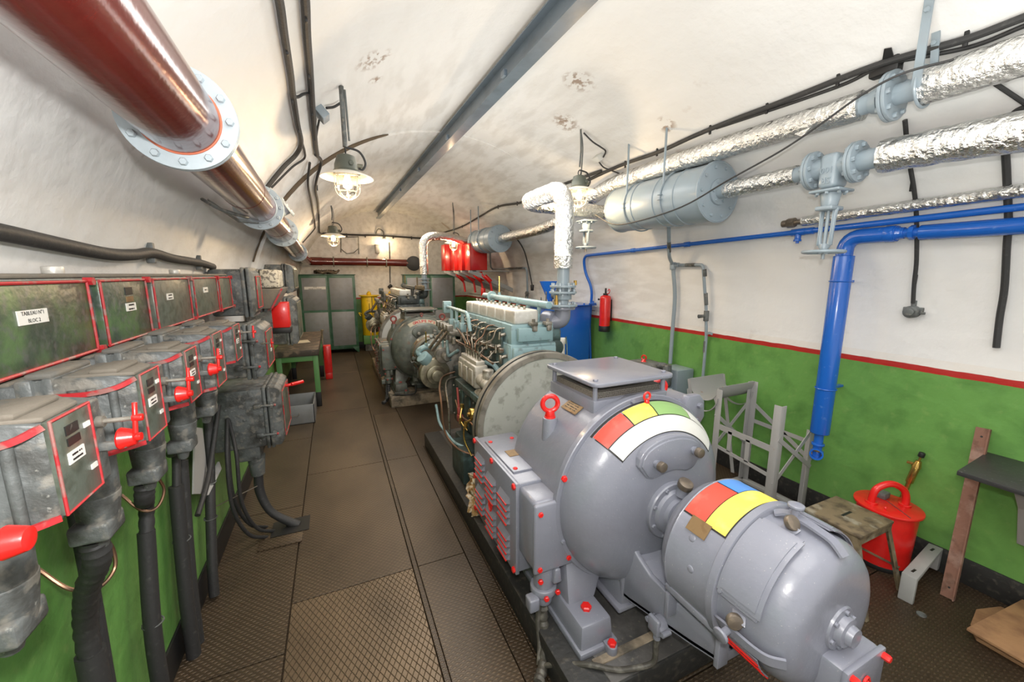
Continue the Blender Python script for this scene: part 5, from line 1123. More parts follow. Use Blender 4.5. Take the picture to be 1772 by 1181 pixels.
# ================================================================== HANGING LAMPS
def lamp(top, zr, lab, s=1.0, power=12, stem='pole', cagen=8):
    x, y, zt = top; t = thing('pendant_lamp', lab, 'lamp', (x, y, zr-.18*s))
    b = MB()
    if stem == 'pole': cyl(b, (x, y, zt), (x, y, zr+.19*s), .016, n=12); cyl(b, (x+.022, y, zt-.02), (x+.03, y, zt-.35), .007, n=8)
    else: tube(b, [(x, y, zt), (x+.01, y, (zt+zr)/2+.1), (x, y, zr+.22*s)], .009, 8); tube(b, [(x, y, zt), (x+.03, y, (zt+zr)/2+.12), (x+.02, y, zr+.15*s)], .006, 8)
    part('stem', b, M['iron'], t)
    b = MB(); torus(b, (x, y, zr+.165*s), (1, 0, 0), .025*s, .005*s, 18, 6); tube(b, [(x, y, zr+.19*s), (x+.09*s, y, zr+.17*s), (x+.13*s, y, zr+.1*s), (x+.11*s, y, zr+.05*s), (x+.08*s, y, zr+.055*s)], .008*s, 8); part('hanger', b, M['rubber'], t)
    b = MB(); lathe(b, [(0, .03*s), (.012*s, .06*s), (.06*s, .076*s), (.07*s, .08*s), (.105*s, .082*s), (.115*s, .092*s), (.128*s, .092*s)], (x, y, zr+.14*s), (0, 0, -1), 32)
    cyl(b, (x+.07*s, y-.01, zr+.07*s), (x+.11*s, y-.01, zr+.07*s), .014*s, n=12); bolt(b, (x+.03*s, y-.078*s, zr+.07*s), (0, -1, 0), .018*s, .012*s)
    part('lamp_head', b, M['lamphead'], t)
    b = MB(); lathe(b, [(0, .085*s), (.012*s, .12*s), (.035*s, .175*s), (.04*s, .18*s), (.044*s, .178*s), (.038*s, .17*s), (.018*s, .12*s), (.006*s, .085*s)], (x, y, zr+.022*s), (0, 0, -1), 48, cap=False); part('reflector', b, M['enamel'], t, ang=60)
    b = MB(); lathe(b, [(0, .074*s), (.09*s, .074*s), (.125*s, .064*s), (.15*s, .04*s), (.16*s, .01*s)], (x, y, zr+.01*s), (0, 0, -1), 28); part('glass_jar', b, M['glass'], t, ang=60)
    b = MB()
    for k in range(cagen//2):
        a = PI*k/(cagen//2); d = Vector((math.cos(a), math.sin(a), 0)); o = Vector((x, y, zr))
        tube(b, [o+d*.084*s, o+d*.084*s-Vector((0, 0, .09*s)), o+d*.066*s-Vector((0, 0, .135*s)), o-Vector((0, 0, .168*s)), o-d*.066*s-Vector((0, 0, .135*s)), o-d*.084*s-Vector((0, 0, .09*s)), o-d*.084*s], .0028*s, 6, sub=4)
    torus(b, (x, y, zr-.08*s), (0, 0, 1), .085*s, .003*s, 28, 6); torus(b, (x, y, zr-.005*s), (0, 0, 1), .085*s, .004*s, 28, 6); part('wire_guard', b, M['alu'], t)
    b = MB(); lathe(b, [(0, .012*s), (.03*s, .02*s), (.055*s, .03*s), (.08*s, .026*s), (.095*s, .006*s)], (x, y, zr), (0, 0, -1), 20); part('bulb', b, M['glow'], t, ang=60)
    light('lamp_light', 'POINT', (x, y, zr-.20*s), power, (1, .72, .42), .04)
    return t
lamp((.145, 3.2, 3.235), 2.65, 'large caged pendant lamp on a black pole, hanging nearest over the aisle', 1.0, 22)
lamp((2.33, 3.52, 3.36), 2.79, 'pendant lamp with a white reflector, partly hidden behind the foil wrapped bend', 1.0, 20, 'cord')
lamp((.06, 7.88, 3.17), 2.64, 'smaller looking caged pendant lamp far down the aisle, near the duct end', 1.15, 26, 'cord')
lamp((2.30, 8.0, 3.37), 2.60, 'pendant lamp glowing in front of the red tanks at the far right', 1.0, 16, 'cord')
t = thing('bulkhead_lamp', 'bare lit bulb lamp on a bracket on the back wall', 'lamp', P(665, 432, y=YB-.12))
c = P(665, 421, y=YB-.12); b = MB(); lathe(b, [(0, .012), (.04, .04), (.12, .05), (.17, .04), (.2, .01)], c+Vector((0, 0, .1)), (0, 0, -1), 20); part('bulb', b, M['glow'], t, ang=60)
b = MB(); cyl(b, c+Vector((0, 0, .1)), c+Vector((0, 0, .17)), .035, n=16, bev=.004); tube(b, [c+Vector((0, 0, .16)), c+Vector((-.01, .05, .3)), c+Vector((-.12, .08, .36)), c+Vector((-.18, .09, .25)), P(653, 408, y=YB-.03)], .014, 8); part('bracket', b, M['iron'], t)
light('lamp_light', 'POINT', c+Vector((0, -.12, -.02)), 9, (1, .72, .42), .05)

# ================================================================== RIGHT WALL: exhaust pipes, silencers, water pipes
def lagged(mb, pts, r, n=28, seed=0, mi=0, sm=True, sub=10):
    """foil lagging: tube with small irregular dents"""
    rn = random.Random(seed); q = spline(pts, sub) if sm else [Vector(p) for p in pts]
    L = sum((a-c).length for a, c in zip(q, q[1:])); N = max(int(L/.03), 8)
    # resample evenly
    cum = [0]
    for a, c in zip(q, q[1:]): cum.append(cum[-1]+(a-c).length)
    out = []; j = 0
    for i in range(N+1):
        s = L*i/N
        while j < len(q)-2 and cum[j+1] < s: j += 1
        out.append(q[j].lerp(q[j+1], (s-cum[j])/max(cum[j+1]-cum[j], 1e-6)))
    n0 = len(mb.v); tube(mb, out, r, n, False, mi=mi)
    for i, p in enumerate(out):
        for k in range(n):
            v = mb.v[n0+i*n+k]; mb.v[n0+i*n+k] = p+(v-p)*(1+rn.uniform(-.045, .035))
    return mb
def flangepair(parent, c, d, R, n, mt='pale', th=.018, r=.012):
    c = Vector(c); d = Vector(d).normalized()
    for s_ in (-1, 1):
        b = MB(); cyl(b, c+d*s_*.0015, c+d*s_*th, R, n=40, bev=.002); fl = part('flange', b, M[mt], parent)
        ringbolts(fl, c+d*s_*th, d*s_, R*.8, n, M[mt], r, r*1.1)
# near silencer
def silencer(off, lab, hang):
    global OFF
    OFF = Vector(off)
    t = thing('exhaust_silencer', lab, 'silencer', (2.86, 2.95, 2.36))
    b = MB(); p0 = Vector((2.86, 2.33, 2.60)); p1 = Vector((2.86, 3.50, 2.625)); d = (p1-p0).normalized()
    cyl(b, p0, p1, .225, n=64, bev=.006)
    for s_ in (.0, .22, .42, .66, .99): torus(b, p0+(p1-p0)*s_, d, .226, .006, 64, 8)
    cyl(b, p0-d*.002, p0+d*.01, .238, n=64, bev=.003)
    bd = part('body', b, M['pale'], t, ang=40); ringbolts(bd, p0-d*.002, -d, .19, 10, M['pale'], .013, .012)
    for q, s_ in ((p0, -1), (p1, 1)):
        b = MB(); cyl(b, q+d*s_*.001, q+d*s_*.02, .10, n=36, bev=.003); cyl(b, q, q+d*s_*.11, .055, n=28); e = part('end_flange', b, M['pale'], t); ringbolts(e, q+d*s_*.02, d*s_, .08, 6, M['pale'], .011, .012)
    for y_, zt in hang:
        b = MB(); cyl(b, (2.66, y_, 2.57), (2.66, y_, zt), .010, n=12); rod = part('hanger_rod', b, M['pale'], t)
        b = MB(); torus(b, (2.86, y_, 2.612), d, .232, .007, 64, 8); box(b, (2.61, y_-.02, 2.585), (2.70, y_+.02, 2.592), .002); box(b, (2.61, y_-.02, 2.625), (2.70, y_+.02, 2.632), .002); bolt(b, (2.66, y_, 2.585), (0, 0, -1), .016, .02); cyl(b, (2.66, y_, 2.632), (2.66, y_, 2.65), .014, n=6); part('strap', b, M['pale'], t)
    OFF = Vector((0, 0, 0)); return t
silencer((0, 0, 0), 'nearer pale grey silencer drum hung on two long rods', [(3.19, 3.18), (2.72, 3.18)])
silencer((-.12, 4.25, -.03), 'farther grey silencer drum beside the red tanks', [(3.35, 3.22), (2.9, 3.22)])
# near exhaust pipe up and over to its silencer
t = thing('exhaust_pipe', 'nearer foil wrapped exhaust pipe rising from the blue engine and bending to its silencer', 'pipe', (1.765, 2.87, 1.68))
b = MB(); lagged(b, bend([(1.765, 2.87, 2.0), (1.765, 2.87, 2.64), (1.80, 3.70, 2.655), (2.60, 3.78, 2.64), (2.86, 3.78, 2.635), (2.86, 3.60, 2.63)], .2, 8), .078, seed=1, sm=False); part('foil_lagging', b, M['foil'], t, ang=30)
b = MB(); cyl(b, (1.765, 2.87, 1.68), (1.765, 2.87, 2.02), .052, n=28); cyl(b, (1.765, 2.87, 1.74), (1.765, 2.87, 1.80), .075, n=28, bev=.004); part('steel_stub', b, M['pale'], t)
for z_, R_ in ((1.692, .125), (1.80, .115), (1.85, .11)):
    b = MB(); cyl(b, (1.765, 2.87, z_-.009), (1.765, 2.87, z_+.009), R_, n=40, bev=.002); fl = part('flange', b, M['pale'], t)
    ringbolts(fl, (1.765, 2.87, z_+.009), (0, 0, 1), R_*.82, 8, M['pale'], .012, .02); ringbolts(fl, (1.765, 2.87, z_-.009), (0, 0, -1), R_*.82, 8, M['pale'], .010, .012)
b = MB(); cyl(b, (1.86, 2.83, 1.86), (1.86, 2.83, 1.90), .014, n=8); cyl(b, (1.68, 2.83, 1.70), (1.68, 2.83, 1.78), .02, .008, 10); part('drain_plug', b, M['brass'], t)
# gate valve hanging below the bend
def gate_valve(c, lab, h=1.0, drop=.52, big=True):
    c = Vector(c); t = thing('gate_valve', lab, 'valve', c-Vector((0, 0, drop)))
    b = MB()
    if big:
        cyl(b, c-Vector((0, .10, 0)), c+Vector((0, .10, 0)), .062, n=32); box(b, c-Vector((.072, .052, .13)), c+Vector((.072, .052, .075)), .03, seg=3); part('valve_body', b, M['pale'], t, ang=50)
        for s_ in (-1, 1): flangepair(t, c+Vector((0, s_*.115, 0)), YD, .115, 8, r=.014)
        q = MB(); text(q, '100', c+Vector((-.0735, 0, -.025)), (0, 1, 0), (0, 0, -1), .05, .004); text(q, 'SR', c+Vector((-.0735, 0, -.085)), (0, 1, 0), (0, 0, -1), .05, .004); part('cast_lettering', q, M['pale'], t)
    z = c.z-.135 if big else c.z-.07
    b = MB(); box(b, (c.x-.085, c.y-.085, z-.018), (c.x+.085, c.y+.085, z), .008); cyl(b, (c.x, c.y, z-.018), (c.x, c.y, z-.10), .055, .042, 24, bev=.004); box(b, (c.x-.065, c.y-.05, z-.125), (c.x+.065, c.y+.05, z-.098), .01)
    bo = part('bonnet', b, M['pale'], t, ang=45)
    for k in range(8): a = 2*PI*k/8+.2; q = MB(); bolt(q, (c.x+.072*math.cos(a)*1.05, c.y+.072*math.sin(a)*1.05, z-.018), (0, 0, -1), .010, .013); part('bolt', q, M['pale'], bo)
    zb = c.z-drop; b = MB()
    for s_ in (-1, 1): tube(b, [(c.x, c.y+s_*.045, z-.11), (c.x, c.y+s_*.036, z-.16), (c.x, c.y+s_*.028, zb+.06), (c.x, c.y+s_*.012, zb+.02)], .012, 8); box(b, (c.x-.018, c.y+s_*.033-.004, zb+.04), (c.x+.018, c.y+s_*.033+.004, z-.12), .002)
    cyl(b, (c.x, c.y, zb+.05), (c.x, c.y, zb+.01), .024, n=20, bev=.003); part('yoke', b, M['pale'], t)
    b = MB(); cyl(b, (c.x, c.y, z-.10), (c.x, c.y, zb-.045), .010, n=12); part('spindle', b, M['steel'] if not big else M['pale'], t)
    b = MB(); torus(b, (c.x, c.y, zb), (0, 0, 1), .105, .011, 44, 10); cyl(b, (c.x, c.y, zb-.014), (c.x, c.y, zb+.014), .026, n=20, bev=.003)
    for k in range(4): a = k*PI/2+.4; tube(b, [(c.x, c.y, zb), (c.x+.05*math.cos(a), c.y+.05*math.sin(a), zb-.006), (c.x+.103*math.cos(a), c.y+.103*math.sin(a), zb)], .008, 8)
    part('handwheel', b, M['pale'], t); return t
gate_valve((2.85, 1.515, 2.60), 'large grey gate valve with cast 100 in the lower foil wrapped pipe', drop=.51)
gate_valve((2.57, 3.72, 2.60), 'smaller looking grey gate valve hanging under the foil bend, farther from camera', big=False, drop=.36)
# lower foil pipe
t = thing('exhaust_pipe', 'lower foil wrapped pipe leaving the nearer silencer and passing the gate valve', 'pipe', (2.86, 1.0, 2.5))
b = MB(); lagged(b, [(2.86, 2.25, 2.60), (2.86, 2.0, 2.60), (2.855, 1.73, 2.60)], .062, seed=2); part('foil_lagging', b, M['foil'], t, ang=30)
b = MB(); lagged(b, [(2.85, 1.28, 2.60), (2.85, .9, 2.585), (2.85, .4, 2.555), (2.85, -.6, 2.50)], .088, seed=3); part('foil_lagging', b, M['foil'], t, ang=30)
b = MB(); cyl(b, (2.855, 1.76, 2.60), (2.852, 1.62, 2.60), .050, n=24); part('steel_stub', b, M['pale'], t); b = MB(); cyl(b, (2.85, 1.41, 2.60), (2.85, 1.26, 2.60), .056, n=24, bev=.003); part('steel_stub', b, M['pale'], t)
# upper foil pipe, from the far silencer over the near one
t = thing('exhaust_pipe', 'upper foil wrapped pipe running from the farther silencer over the nearer one', 'pipe', (2.78, 2.0, 2.8))
b = MB(); lagged(b, [(2.74, 6.5, 2.57), (2.74, 5.6, 2.575), (2.73, 4.7, 2.61), (2.76, 4.1, 2.76), (2.775, 3.6, 2.88), (2.78, 3.0, 2.905), (2.78, 2.2, 2.90), (2.78, 1.375, 2.885)], .078, seed=4); part('foil_lagging', b, M['foil'], t, ang=30)
b = MB(); lagged(b, [(2.78, 1.12, 2.882), (2.78, .7, 2.878), (2.78, 0, 2.87), (2.78, -.6, 2.86)], .086, seed=5); part('foil_lagging', b, M['foil'], t, ang=30)
b = MB(); cyl(b, (2.78, 1.41, 2.886), (2.78, 1.10, 2.882), .052, n=28); cyl(b, (2.78, 1.33, 2.885), (2.78, 1.29, 2.885), .06, .075, 28); part('steel_stub', b, M['pale'], t)
flangepair(t, (2.78, 1.245, 2.884), YD, .125, 8, r=.014)
for x_, y_, w_ in ((2.70, 1.12, .035), (2.82, 1.10, .03)):
    tp_ = V(1609, -4, .0) if x_ < 2.75 else V(1620, 55, .0); b = MB(); strip(b, [(x_, y_, 2.86), tp_], w_, .009, (-1, 0, 0)); bolt(b, tp_-Vector((.005, 0, .05)), (-1, 0, 0), .012, .01); part('hanger_strap', b, M['pale'], t)
b = MB(); torus(b, (2.78, 1.12, 2.882), YD, .095, .007, 40, 8); part('pipe_clamp', b, M['pale'], t)
b = MB(); prism(b, [(2.72, 1.70, 2.825), (2.71, 1.64, 2.79), (2.715, 1.60, 2.835)], (.003, 0, 0)); part('loose_foil', b, M['foil'], t)
# far exhaust pipe
t = thing('exhaust_pipe', 'farther foil wrapped exhaust pipe above the far generator', 'pipe', (1.565, 7.47, 1.68))
b = MB(); lagged(b, bend([(1.565, 7.47, 1.95), (1.565, 7.47, 2.62), (1.95, 7.60, 2.68), (2.55, 7.95, 2.62), (2.74, 7.95, 2.6), (2.74, 7.85, 2.6)], .22, 8), .078, seed=6, sm=False); part('foil_lagging', b, M['foil'], t, ang=30)
b = MB(); cyl(b, (1.565, 7.47, 1.62), (1.565, 7.47, 1.97), .052, n=24); part('steel_stub', b, M['pale'], t)
for z_, R_ in ((1.66, .12), (1.80, .105), (1.86, .105)):
    b = MB(); cyl(b, (1.565, 7.47, z_-.009), (1.565, 7.47, z_+.009), R_, n=32, bev=.002); part('flange', b, M['pale'], t)
b = MB(); b2 = [(1.50, 7.3, 1.61), (1.4, 7.2, 1.60)]; cyl(b, (1.5, 7.25, 1.7), (1.35, 7.2, 1.72), .05, .04, 16, bev=.006); cyl(b, (1.38, 7.2, 1.72), (1.38, 7.2, 1.9), .014, n=8); part('oily_elbow', b, M['oldsteel'], t)
# small foil pipe with bare end
t = thing('lagged_pipe', 'slim foil wrapped pipe with a bare brown union, above the blue pipes', 'pipe', (3.38, 1.2, 2.3))
b = MB(); lagged(b, [(3.265, 1.90, 2.345), (3.265, 1.6, 2.355), (3.265, .9, 2.375), (3.265, -.4, 2.40)], .036, n=20, seed=7); part('foil_lagging', b, M['foil'], t, ang=30)
b = MB(); cyl(b, (3.265, 1.89, 2.345), (3.265, 1.97, 2.343), .02, n=16); cyl(b, (3.265, 1.955, 2.343), (3.265, 2.01, 2.342), .036, n=8, bev=.003); cyl(b, (3.265, 2.01, 2.342), (3.265, 2.05, 2.341), .026, n=16, bev=.003); part('union', b, M['knob'], t)
# blue water pipes
t = thing('water_pipe', 'long thin bright blue pipe along the right wall, turning down beside the blue tank', 'pipe', (3.36, 3, 2.1))
A0 = P(1010, 443, x=3.36); A1 = P(1400, 400, x=3.315); A2 = P(1772, 358, x=3.30)
b = MB(); tube(b, [A2+(A2-A1)*.9, A2, A1], .020, 16, False); tube(b, bend([A1, A0, P(1012, 470, x=3.40), P(1025, 500, x=3.48), P(1020, 560, x=3.50), P(1022, 635, x=3.50)], .12), .020, 16, False); part('pipe', b, M['blue'], t)
for s_ in (.35, .62, 1.0):
    q = A0.lerp(A1, s_) ; d = (A1-A0).normalized(); b = MB(); cyl(b, q-d*.035, q+d*.035, .026, n=16, bev=.003); part('coupling', b, M['blue'], t)
q = A0.lerp(A1, .975); b = MB(); d = (A1-A0).normalized(); cyl(b, q-d*.05, q+d*.05, .027, n=18, bev=.003); cyl(b, q, q-Vector((0, 0, .06)), .022, n=16, bev=.002); cyl(b, q-Vector((0, 0, .055)), q-Vector((0, 0, .07)), .028, n=8, bev=.002); cyl(b, q-Vector((0, 0, .07)), q-Vector((0, 0, .085)), .013, n=6); part('tee_piece', b, M['blue'], t)
t = thing('water_pipe', 'fat bright blue pipe dropping down the right wall to an open elbow', 'pipe', (3.34, 1.65, .5))
b = MB(); cyl(b, (3.34, 1.64, .745), (3.34, 1.64, 2.08), .062, n=40, bev=.004)
tube(b, bend([(3.34, 1.64, 2.0), (3.34, 1.64, 2.21), (3.34, 1.36, 2.21)], .12), .050, 28, False)
cyl(b, (3.34, 1.25, 2.205), (3.34, -.6, 2.20), .046, n=28, bev=.004); part('pipe', b, M['blue'], t, ang=50)
b = MB(); cyl(b, (3.34, 1.42, 2.21), (3.34, 1.37, 2.21), .053, n=24, bev=.004); cyl(b, (3.34, 1.375, 2.21), (3.34, 1.33, 2.21), .05, .032, n=24); cyl(b, (3.34, 1.37, 2.21), (3.34, 1.24, 2.207), .030, n=20); cyl(b, (3.34, 1.345, 2.21), (3.34, 1.325, 2.21), .036, n=20, bev=.002); cyl(b, (3.34, 1.30, 2.21), (3.34, 1.275, 2.21), .045, n=8, bev=.003); part('union', b, M['blue'], t)
b = MB(); cyl(b, (3.34, 1.64, .75), (3.34, 1.64, .57), .030, n=24); cyl(b, (3.34, 1.64, .60), (3.34, 1.64, .545), .042, n=24, bev=.004); cyl(b, (3.34, 1.64, .66), (3.34, 1.64, .645), .042, n=24, bev=.002)
part('reducer', b, M['blue'], t)
b = MB(); q = Vector((3.34, 1.64, .585)); dd = Vector((-.75, -.35, .1)).normalized(); lathe(b, [(0, .036), (.062, .036), (.062, .044), (.078, .044), (.078, .033), (.03, .031)], q, dd, 24, cap=False); lathe(b, [(.032, .031), (.034, .001)], q, dd, 24, 1, cap=False); part('open_elbow', b, [M['blue'], M['brass']], t)
for z_ in (1.9, 1.1):
    b = MB(); torus(b, (3.34, 1.64, z_), (0, 0, 1), .066, .004, 32, 6, a0=0, a1=2*PI); box(b, (3.39, 1.625, z_-.008), (wx(z_), 1.655, z_+.008)); part('wall_clamp', b, M['blue'], t)
# grey drain pipes with black paint marks
t = thing('drain_pipe', 'grey pipe dropping from the nearer silencer down to the pump unit', 'pipe', (3.44, 3.25, 1.0))
b = MB(); tube(b, bend([P(1157, 385, x=3.02), P(1158, 445, x=3.25), P(1163, 457, x=3.40), P(1165, 470, x=3.42)], .05), .0185, 14, False); part('pipe', b, M['pale'], t)
b = MB(); cyl(b, (3.405, 3.27, 2.08), (3.41, 3.27, 2.0), .032, n=16, bev=.006); cyl(b, (3.41, 3.30, 2.055), (3.41, 3.19, 2.05), .024, n=14, bev=.004); part('fitting', b, M['pale'], t)
b = MB(); cyl(b, P(1157.5, 418, x=3.142), P(1158, 436, x=3.215), .0195, n=14); part('paint_mark', b, M['iron'], t)
b = MB(); tube(b, [(3.41, 3.27, 2.03), (3.48, 3.28, 1.7), (3.50, 3.30, 1.3), (3.50, 3.30, .93)], .0215, 14); part('riser', b, M['pale'], t)
dx = lambda z: 3.515 if z < 1.3 else (3.515-(z-1.3)/.3*.025 if z < 1.6 else 3.49-(z-1.6)/.38*.07)
t = thing('drain_pipe', 'thin grey pipe with black painted marks and a stopcock on the right wall', 'pipe', (3.5, 2.87, .6))
b = MB(); tube(b, bend([(3.41, 3.24, 2.05), (3.415, 2.89, 2.045), (3.42, 2.88, 1.98), (3.49, 2.87, 1.6), (3.515, 2.86, 1.3), (3.515, 2.86, .42)], .03), .0155, 12, False); part('pipe', b, M['pale'], t)
for z0, z1 in ((2.0, 1.93), (1.76, 1.64), (1.26, 1.14), (.84, .72)):
    b = MB(); cyl(b, (dx(z0), 2.865, z0), (dx(z1), 2.865, z1), .0185, n=12); part('paint_mark', b, M['iron'], t)
b = MB(); cyl(b, (3.412, 3.10, 2.047), (3.414, 2.98, 2.046), .018, n=12); part('paint_mark', b, M['iron'], t)
b = MB(); cyl(b, (3.50, 2.87, 1.58), (3.50, 2.87, 1.47), .026, n=14, bev=.006); cyl(b, (3.49, 2.87, 1.525), (3.42, 2.90, 1.52), .014, .02, 10, bev=.002); part('stopcock', b, M['iron'], t)
b = MB(); strip(b, [(3.50, 2.85, 1.34), (3.47, 2.79, 1.36), (3.48, 2.76, 1.35)], .025, .006, (1, 0, 0)); part('wall_clip', b, M['pale'], t)
# the same drain at the far silencer
t = thing('drain_pipe', 'thin grey pipe with black marks running from the farther silencer down the wall', 'pipe', (3.3, 6.5, 1.3))
b = MB(); tube(b, bend([P(848, 437, x=2.85), P(849, 462, x=3.1), P(852, 466, x=3.30), P(910, 464, x=3.38), P(912, 470, x=3.40), P(913, 530, x=3.50)], .05), .018, 10, False); part('pipe', b, M['pale'], t)
b = MB(); cyl(b, P(880, 465, x=3.345), P(905, 464, x=3.374), .021, n=10); part('paint_mark', b, M['iron'], t)
b = MB(); c = P(912, 508, x=3.45); cyl(b, c-Vector((0, .06, 0)), c+Vector((0, .06, 0)), .02, n=10); cyl(b, c+Vector((0, 0, .04)), c-Vector((0, 0, .06)), .03, n=12, bev=.005); cyl(b, c+Vector((0, .06, 0)), c+Vector((0, .06, -.14)), .01, n=8); part('stopcock', b, M['iron'], t)
# red fire extinguisher
t = thing('fire_extinguisher', 'red fire extinguisher with a black foot ring hung on the right wall', 'fire extinguisher', (3.44, 4.48, 1.16))
b = MB(); lathe(b, [(0, .075), (.40, .075), (.425, .07), (.44, .045), (.445, .03)], (3.45, 4.48, 1.22), (0, 0, 1), 36); part('cylinder', b, M['red'], t, ang=60)
b = MB(); cyl(b, (3.45, 4.48, 1.155), (3.45, 4.48, 1.235), .079, n=36, bev=.004); part('foot_ring', b, M['black'], t)
b = MB(); cyl(b, (3.45, 4.48, 1.66), (3.45, 4.48, 1.69), .035, n=16, bev=.004); cyl(b, (3.45, 4.48, 1.69), (3.45, 4.48, 1.76), .013, n=12, bev=.002); cyl(b, (3.38, 4.52, 1.60), (3.36, 4.53, 1.61), .012, n=8); part('valve', b, M['black'], t)
b = MB(); tube(b, [(3.45, 4.45, 1.68), (3.44, 4.40, 1.69), (3.44, 4.38, 1.73), (3.44, 4.40, 1.75), (3.44, 4.42, 1.72)], .006, 8); part('pin_ring', b, M['red'], t)
b = MB(); box(b, (3.50, 4.45, 1.30), (3.55, 4.51, 1.60), .004); part('wall_bracket', b, M['black'], t)
# blue tank with funnel and manometer
t = thing('water_tank', 'tall bright blue tank with a blue funnel on its lid, behind the near engine', 'tank', (3.05, 5.0, 0))
b = MB(); box(b, (2.66, 4.78, .0), (3.42, 5.35, 1.50), .01); part('body', b, M['blue'], t)
b = MB(); box(b, (2.62, 4.74, 1.50), (3.50, 5.40, 1.515), .003); ld = part('lid', b, M['blue'], t)
for k in range(6): c = MB(); cyl(c, (2.65+.16*k, 4.76, 1.515), (2.65+.16*k, 4.76, 1.54), .012, n=8); part('lid_bolt', c, M['blue'], ld)
b = MB(); lathe(b, [(0, .035), (.06, .035), (.33, .155), (.335, .155), (.33, .15)], (2.86, 5.0, 1.515), (0, 0, 1), 32, cap=False); part('funnel', b, M['blue'], t, ang=60)
b = MB(); cyl(b, (2.80, 4.72, 1.66), (2.80, 4.78, 1.66), .055, n=28, bev=.004, mi=0); cyl(b, (2.80, 4.716, 1.66), (2.80, 4.722, 1.66), .042, n=28, mi=1); cyl(b, (2.86, 4.75, 1.62), (2.98, 4.75, 1.60), .045, n=16, bev=.01, mi=0); cyl(b, (2.80, 4.76, 1.60), (2.80, 4.76, 1.51), .012, n=8, mi=0); part('pressure_gauge', b, [M['iron'], M['paper']], t)
for x_, h_ in ((2.46+.2, .12), (2.60+.14, .2)):
    b = MB(); cyl(b, (x_, 4.9, 1.51), (x_, 4.9, 1.51+h_), .01, n=8); part('dip_rod', b, M['iron'], t)
b = MB(); cyl(b, (3.35, 4.72, 1.53), (3.47, 4.72, 1.53), .012, n=8); cyl(b, (3.42, 4.72, 1.50), (3.42, 4.72, 1.57), .012, n=8); part('tap', b, M['blue'], t)
b = MB(); cyl(b, (2.72, 4.4, .6), (2.72, 4.4, 1.06), .032, n=20); cyl(b, (2.72, 4.4, 1.04), (2.72, 4.4, 1.12), .042, n=20, bev=.004); cyl(b, (2.72, 4.4, 0), (2.72, 4.4, .61), .045, n=20)
solo('standpipe', b, M['plastic'], 'short white plastic standpipe in front of the blue tank', 'pipe')
# pump unit behind the near generator
t = thing('pump_unit', 'grey pump with black head and red ring, against the green wall', 'pump', (3.25, 3.3, 0))
b = MB(); box(b, (3.0, 3.14, .0), (3.26, 3.44, .90), .015); part('body', b, M['pale'], t)
b = MB(); box(b, (2.99, 3.12, .90), (3.27, 3.46, .99), .03); cyl(b, (3.22, 3.08, .99), (3.22, 3.08, .86), .05, n=24, bev=.008); cyl(b, (3.22, 3.08, .90), (3.22, 3.08, .76), .056, n=16, bev=.004); tube(b, bend([(3.1, 3.2, .96), (3.22, 3.1, .97), (3.22, 3.08, .9)], .04), .04, 14, False); part('head', b, M['iron'], t, ang=45)
b = MB(); torus(b, (3.1, 3.3, 1.035), (1, .4, 0), .026, .008, 24, 8); cyl(b, (3.1, 3.3, .985), (3.1, 3.3, 1.012), .034, .014, 12); part('lifting_ring', b, M['red'], t)
b = MB(); box(b, (3.30, 3.0, .50), (3.54, 3.26, .93), .01); part('control_box', b, M['pale'], t)
b = MB(); cyl(b, (3.25, 3.05, .74), (3.25, 3.05, .66), .035, n=16, bev=.006); part('outlet', b, M['pale'], t)
# red header tanks on brackets at the far right
for k, (y0, dx) in enumerate(((7.55, .58), (8.02, .60), (8.42, .58), (8.85, .52))):
    t = thing('header_tank', ['red header tank with a broad front, nearest of the four at the far right', 'second red header tank from the front, lit by the far right lamp', 'third red header tank, one from the back of the row', 'hindmost red header tank, its edge next to the dark cabinet'][k], 'tank', (3.0, y0, 2.02), 'red header tanks on wall brackets')
    x0 = (2.50, 2.48, 2.44, 2.34)[k]; x1 = (2.86, 2.92, 2.96, 3.0)[k]; zt = 2.55+.02*k
    b = MB(); prism(b, [(x0, y0, 2.03), (x1, y0, 2.03), (x1, y0, 2.44 if k == 0 else 2.5), (x1-.12, y0, zt), (x0, y0, zt)], (0, .30, 0), .012); part('body', b, M['redtank'], t)
    c = MB(); box(c, (x0-.01, y0-.008, 2.03), (x0+.012, y0+.31, zt), .003); part('corner_strip', c, M['redtank'], t)
    b = MB(); prism(b, [(x0-.02, y0+.02, 2.028), (x0+.12, y0+.02, 2.028), (3.44, y0+.02, 1.66), (3.44, y0+.02, 1.57), (x0-.02, y0+.02, 1.98)], (0, .045, 0), .004); box(b, (x0+.05, y0+.02, 2.005), (3.36, y0+.06, 2.028), .003); part('bracket', b, M['framegrey'], t)
    b = MB(); tube(b, bend([(x0+.25, y0+.10, 2.03), (x0+.25, y0+.02, 1.93), (x0+.42, y0-.02, 1.78), (x0+.45, y0-.02, 1.55)], .06), .022, 10, False); cyl(b, (x0+.30, y0+.0, 1.92), (x0+.42, y0-.02, 1.80), .045, n=12, bev=.006)
    if k == 1: cyl(b, (x0+.45, y0-.02, 1.66), (x0+.45, y0-.02, 1.5), .05, n=12, bev=.01)
    part('feed_pipe', b, M['red'], t)
b = MB(); tube(b, bend([P(832, 432, x=2.8), P(832, 484, x=2.86), P(842, 488, x=3.1), P(855, 488, x=3.3)], .1), .028, 12, False); solo('feed_pipe', b, M['red'], 'bright red pipe dropping in front of the broad fronted red tank', 'pipe')
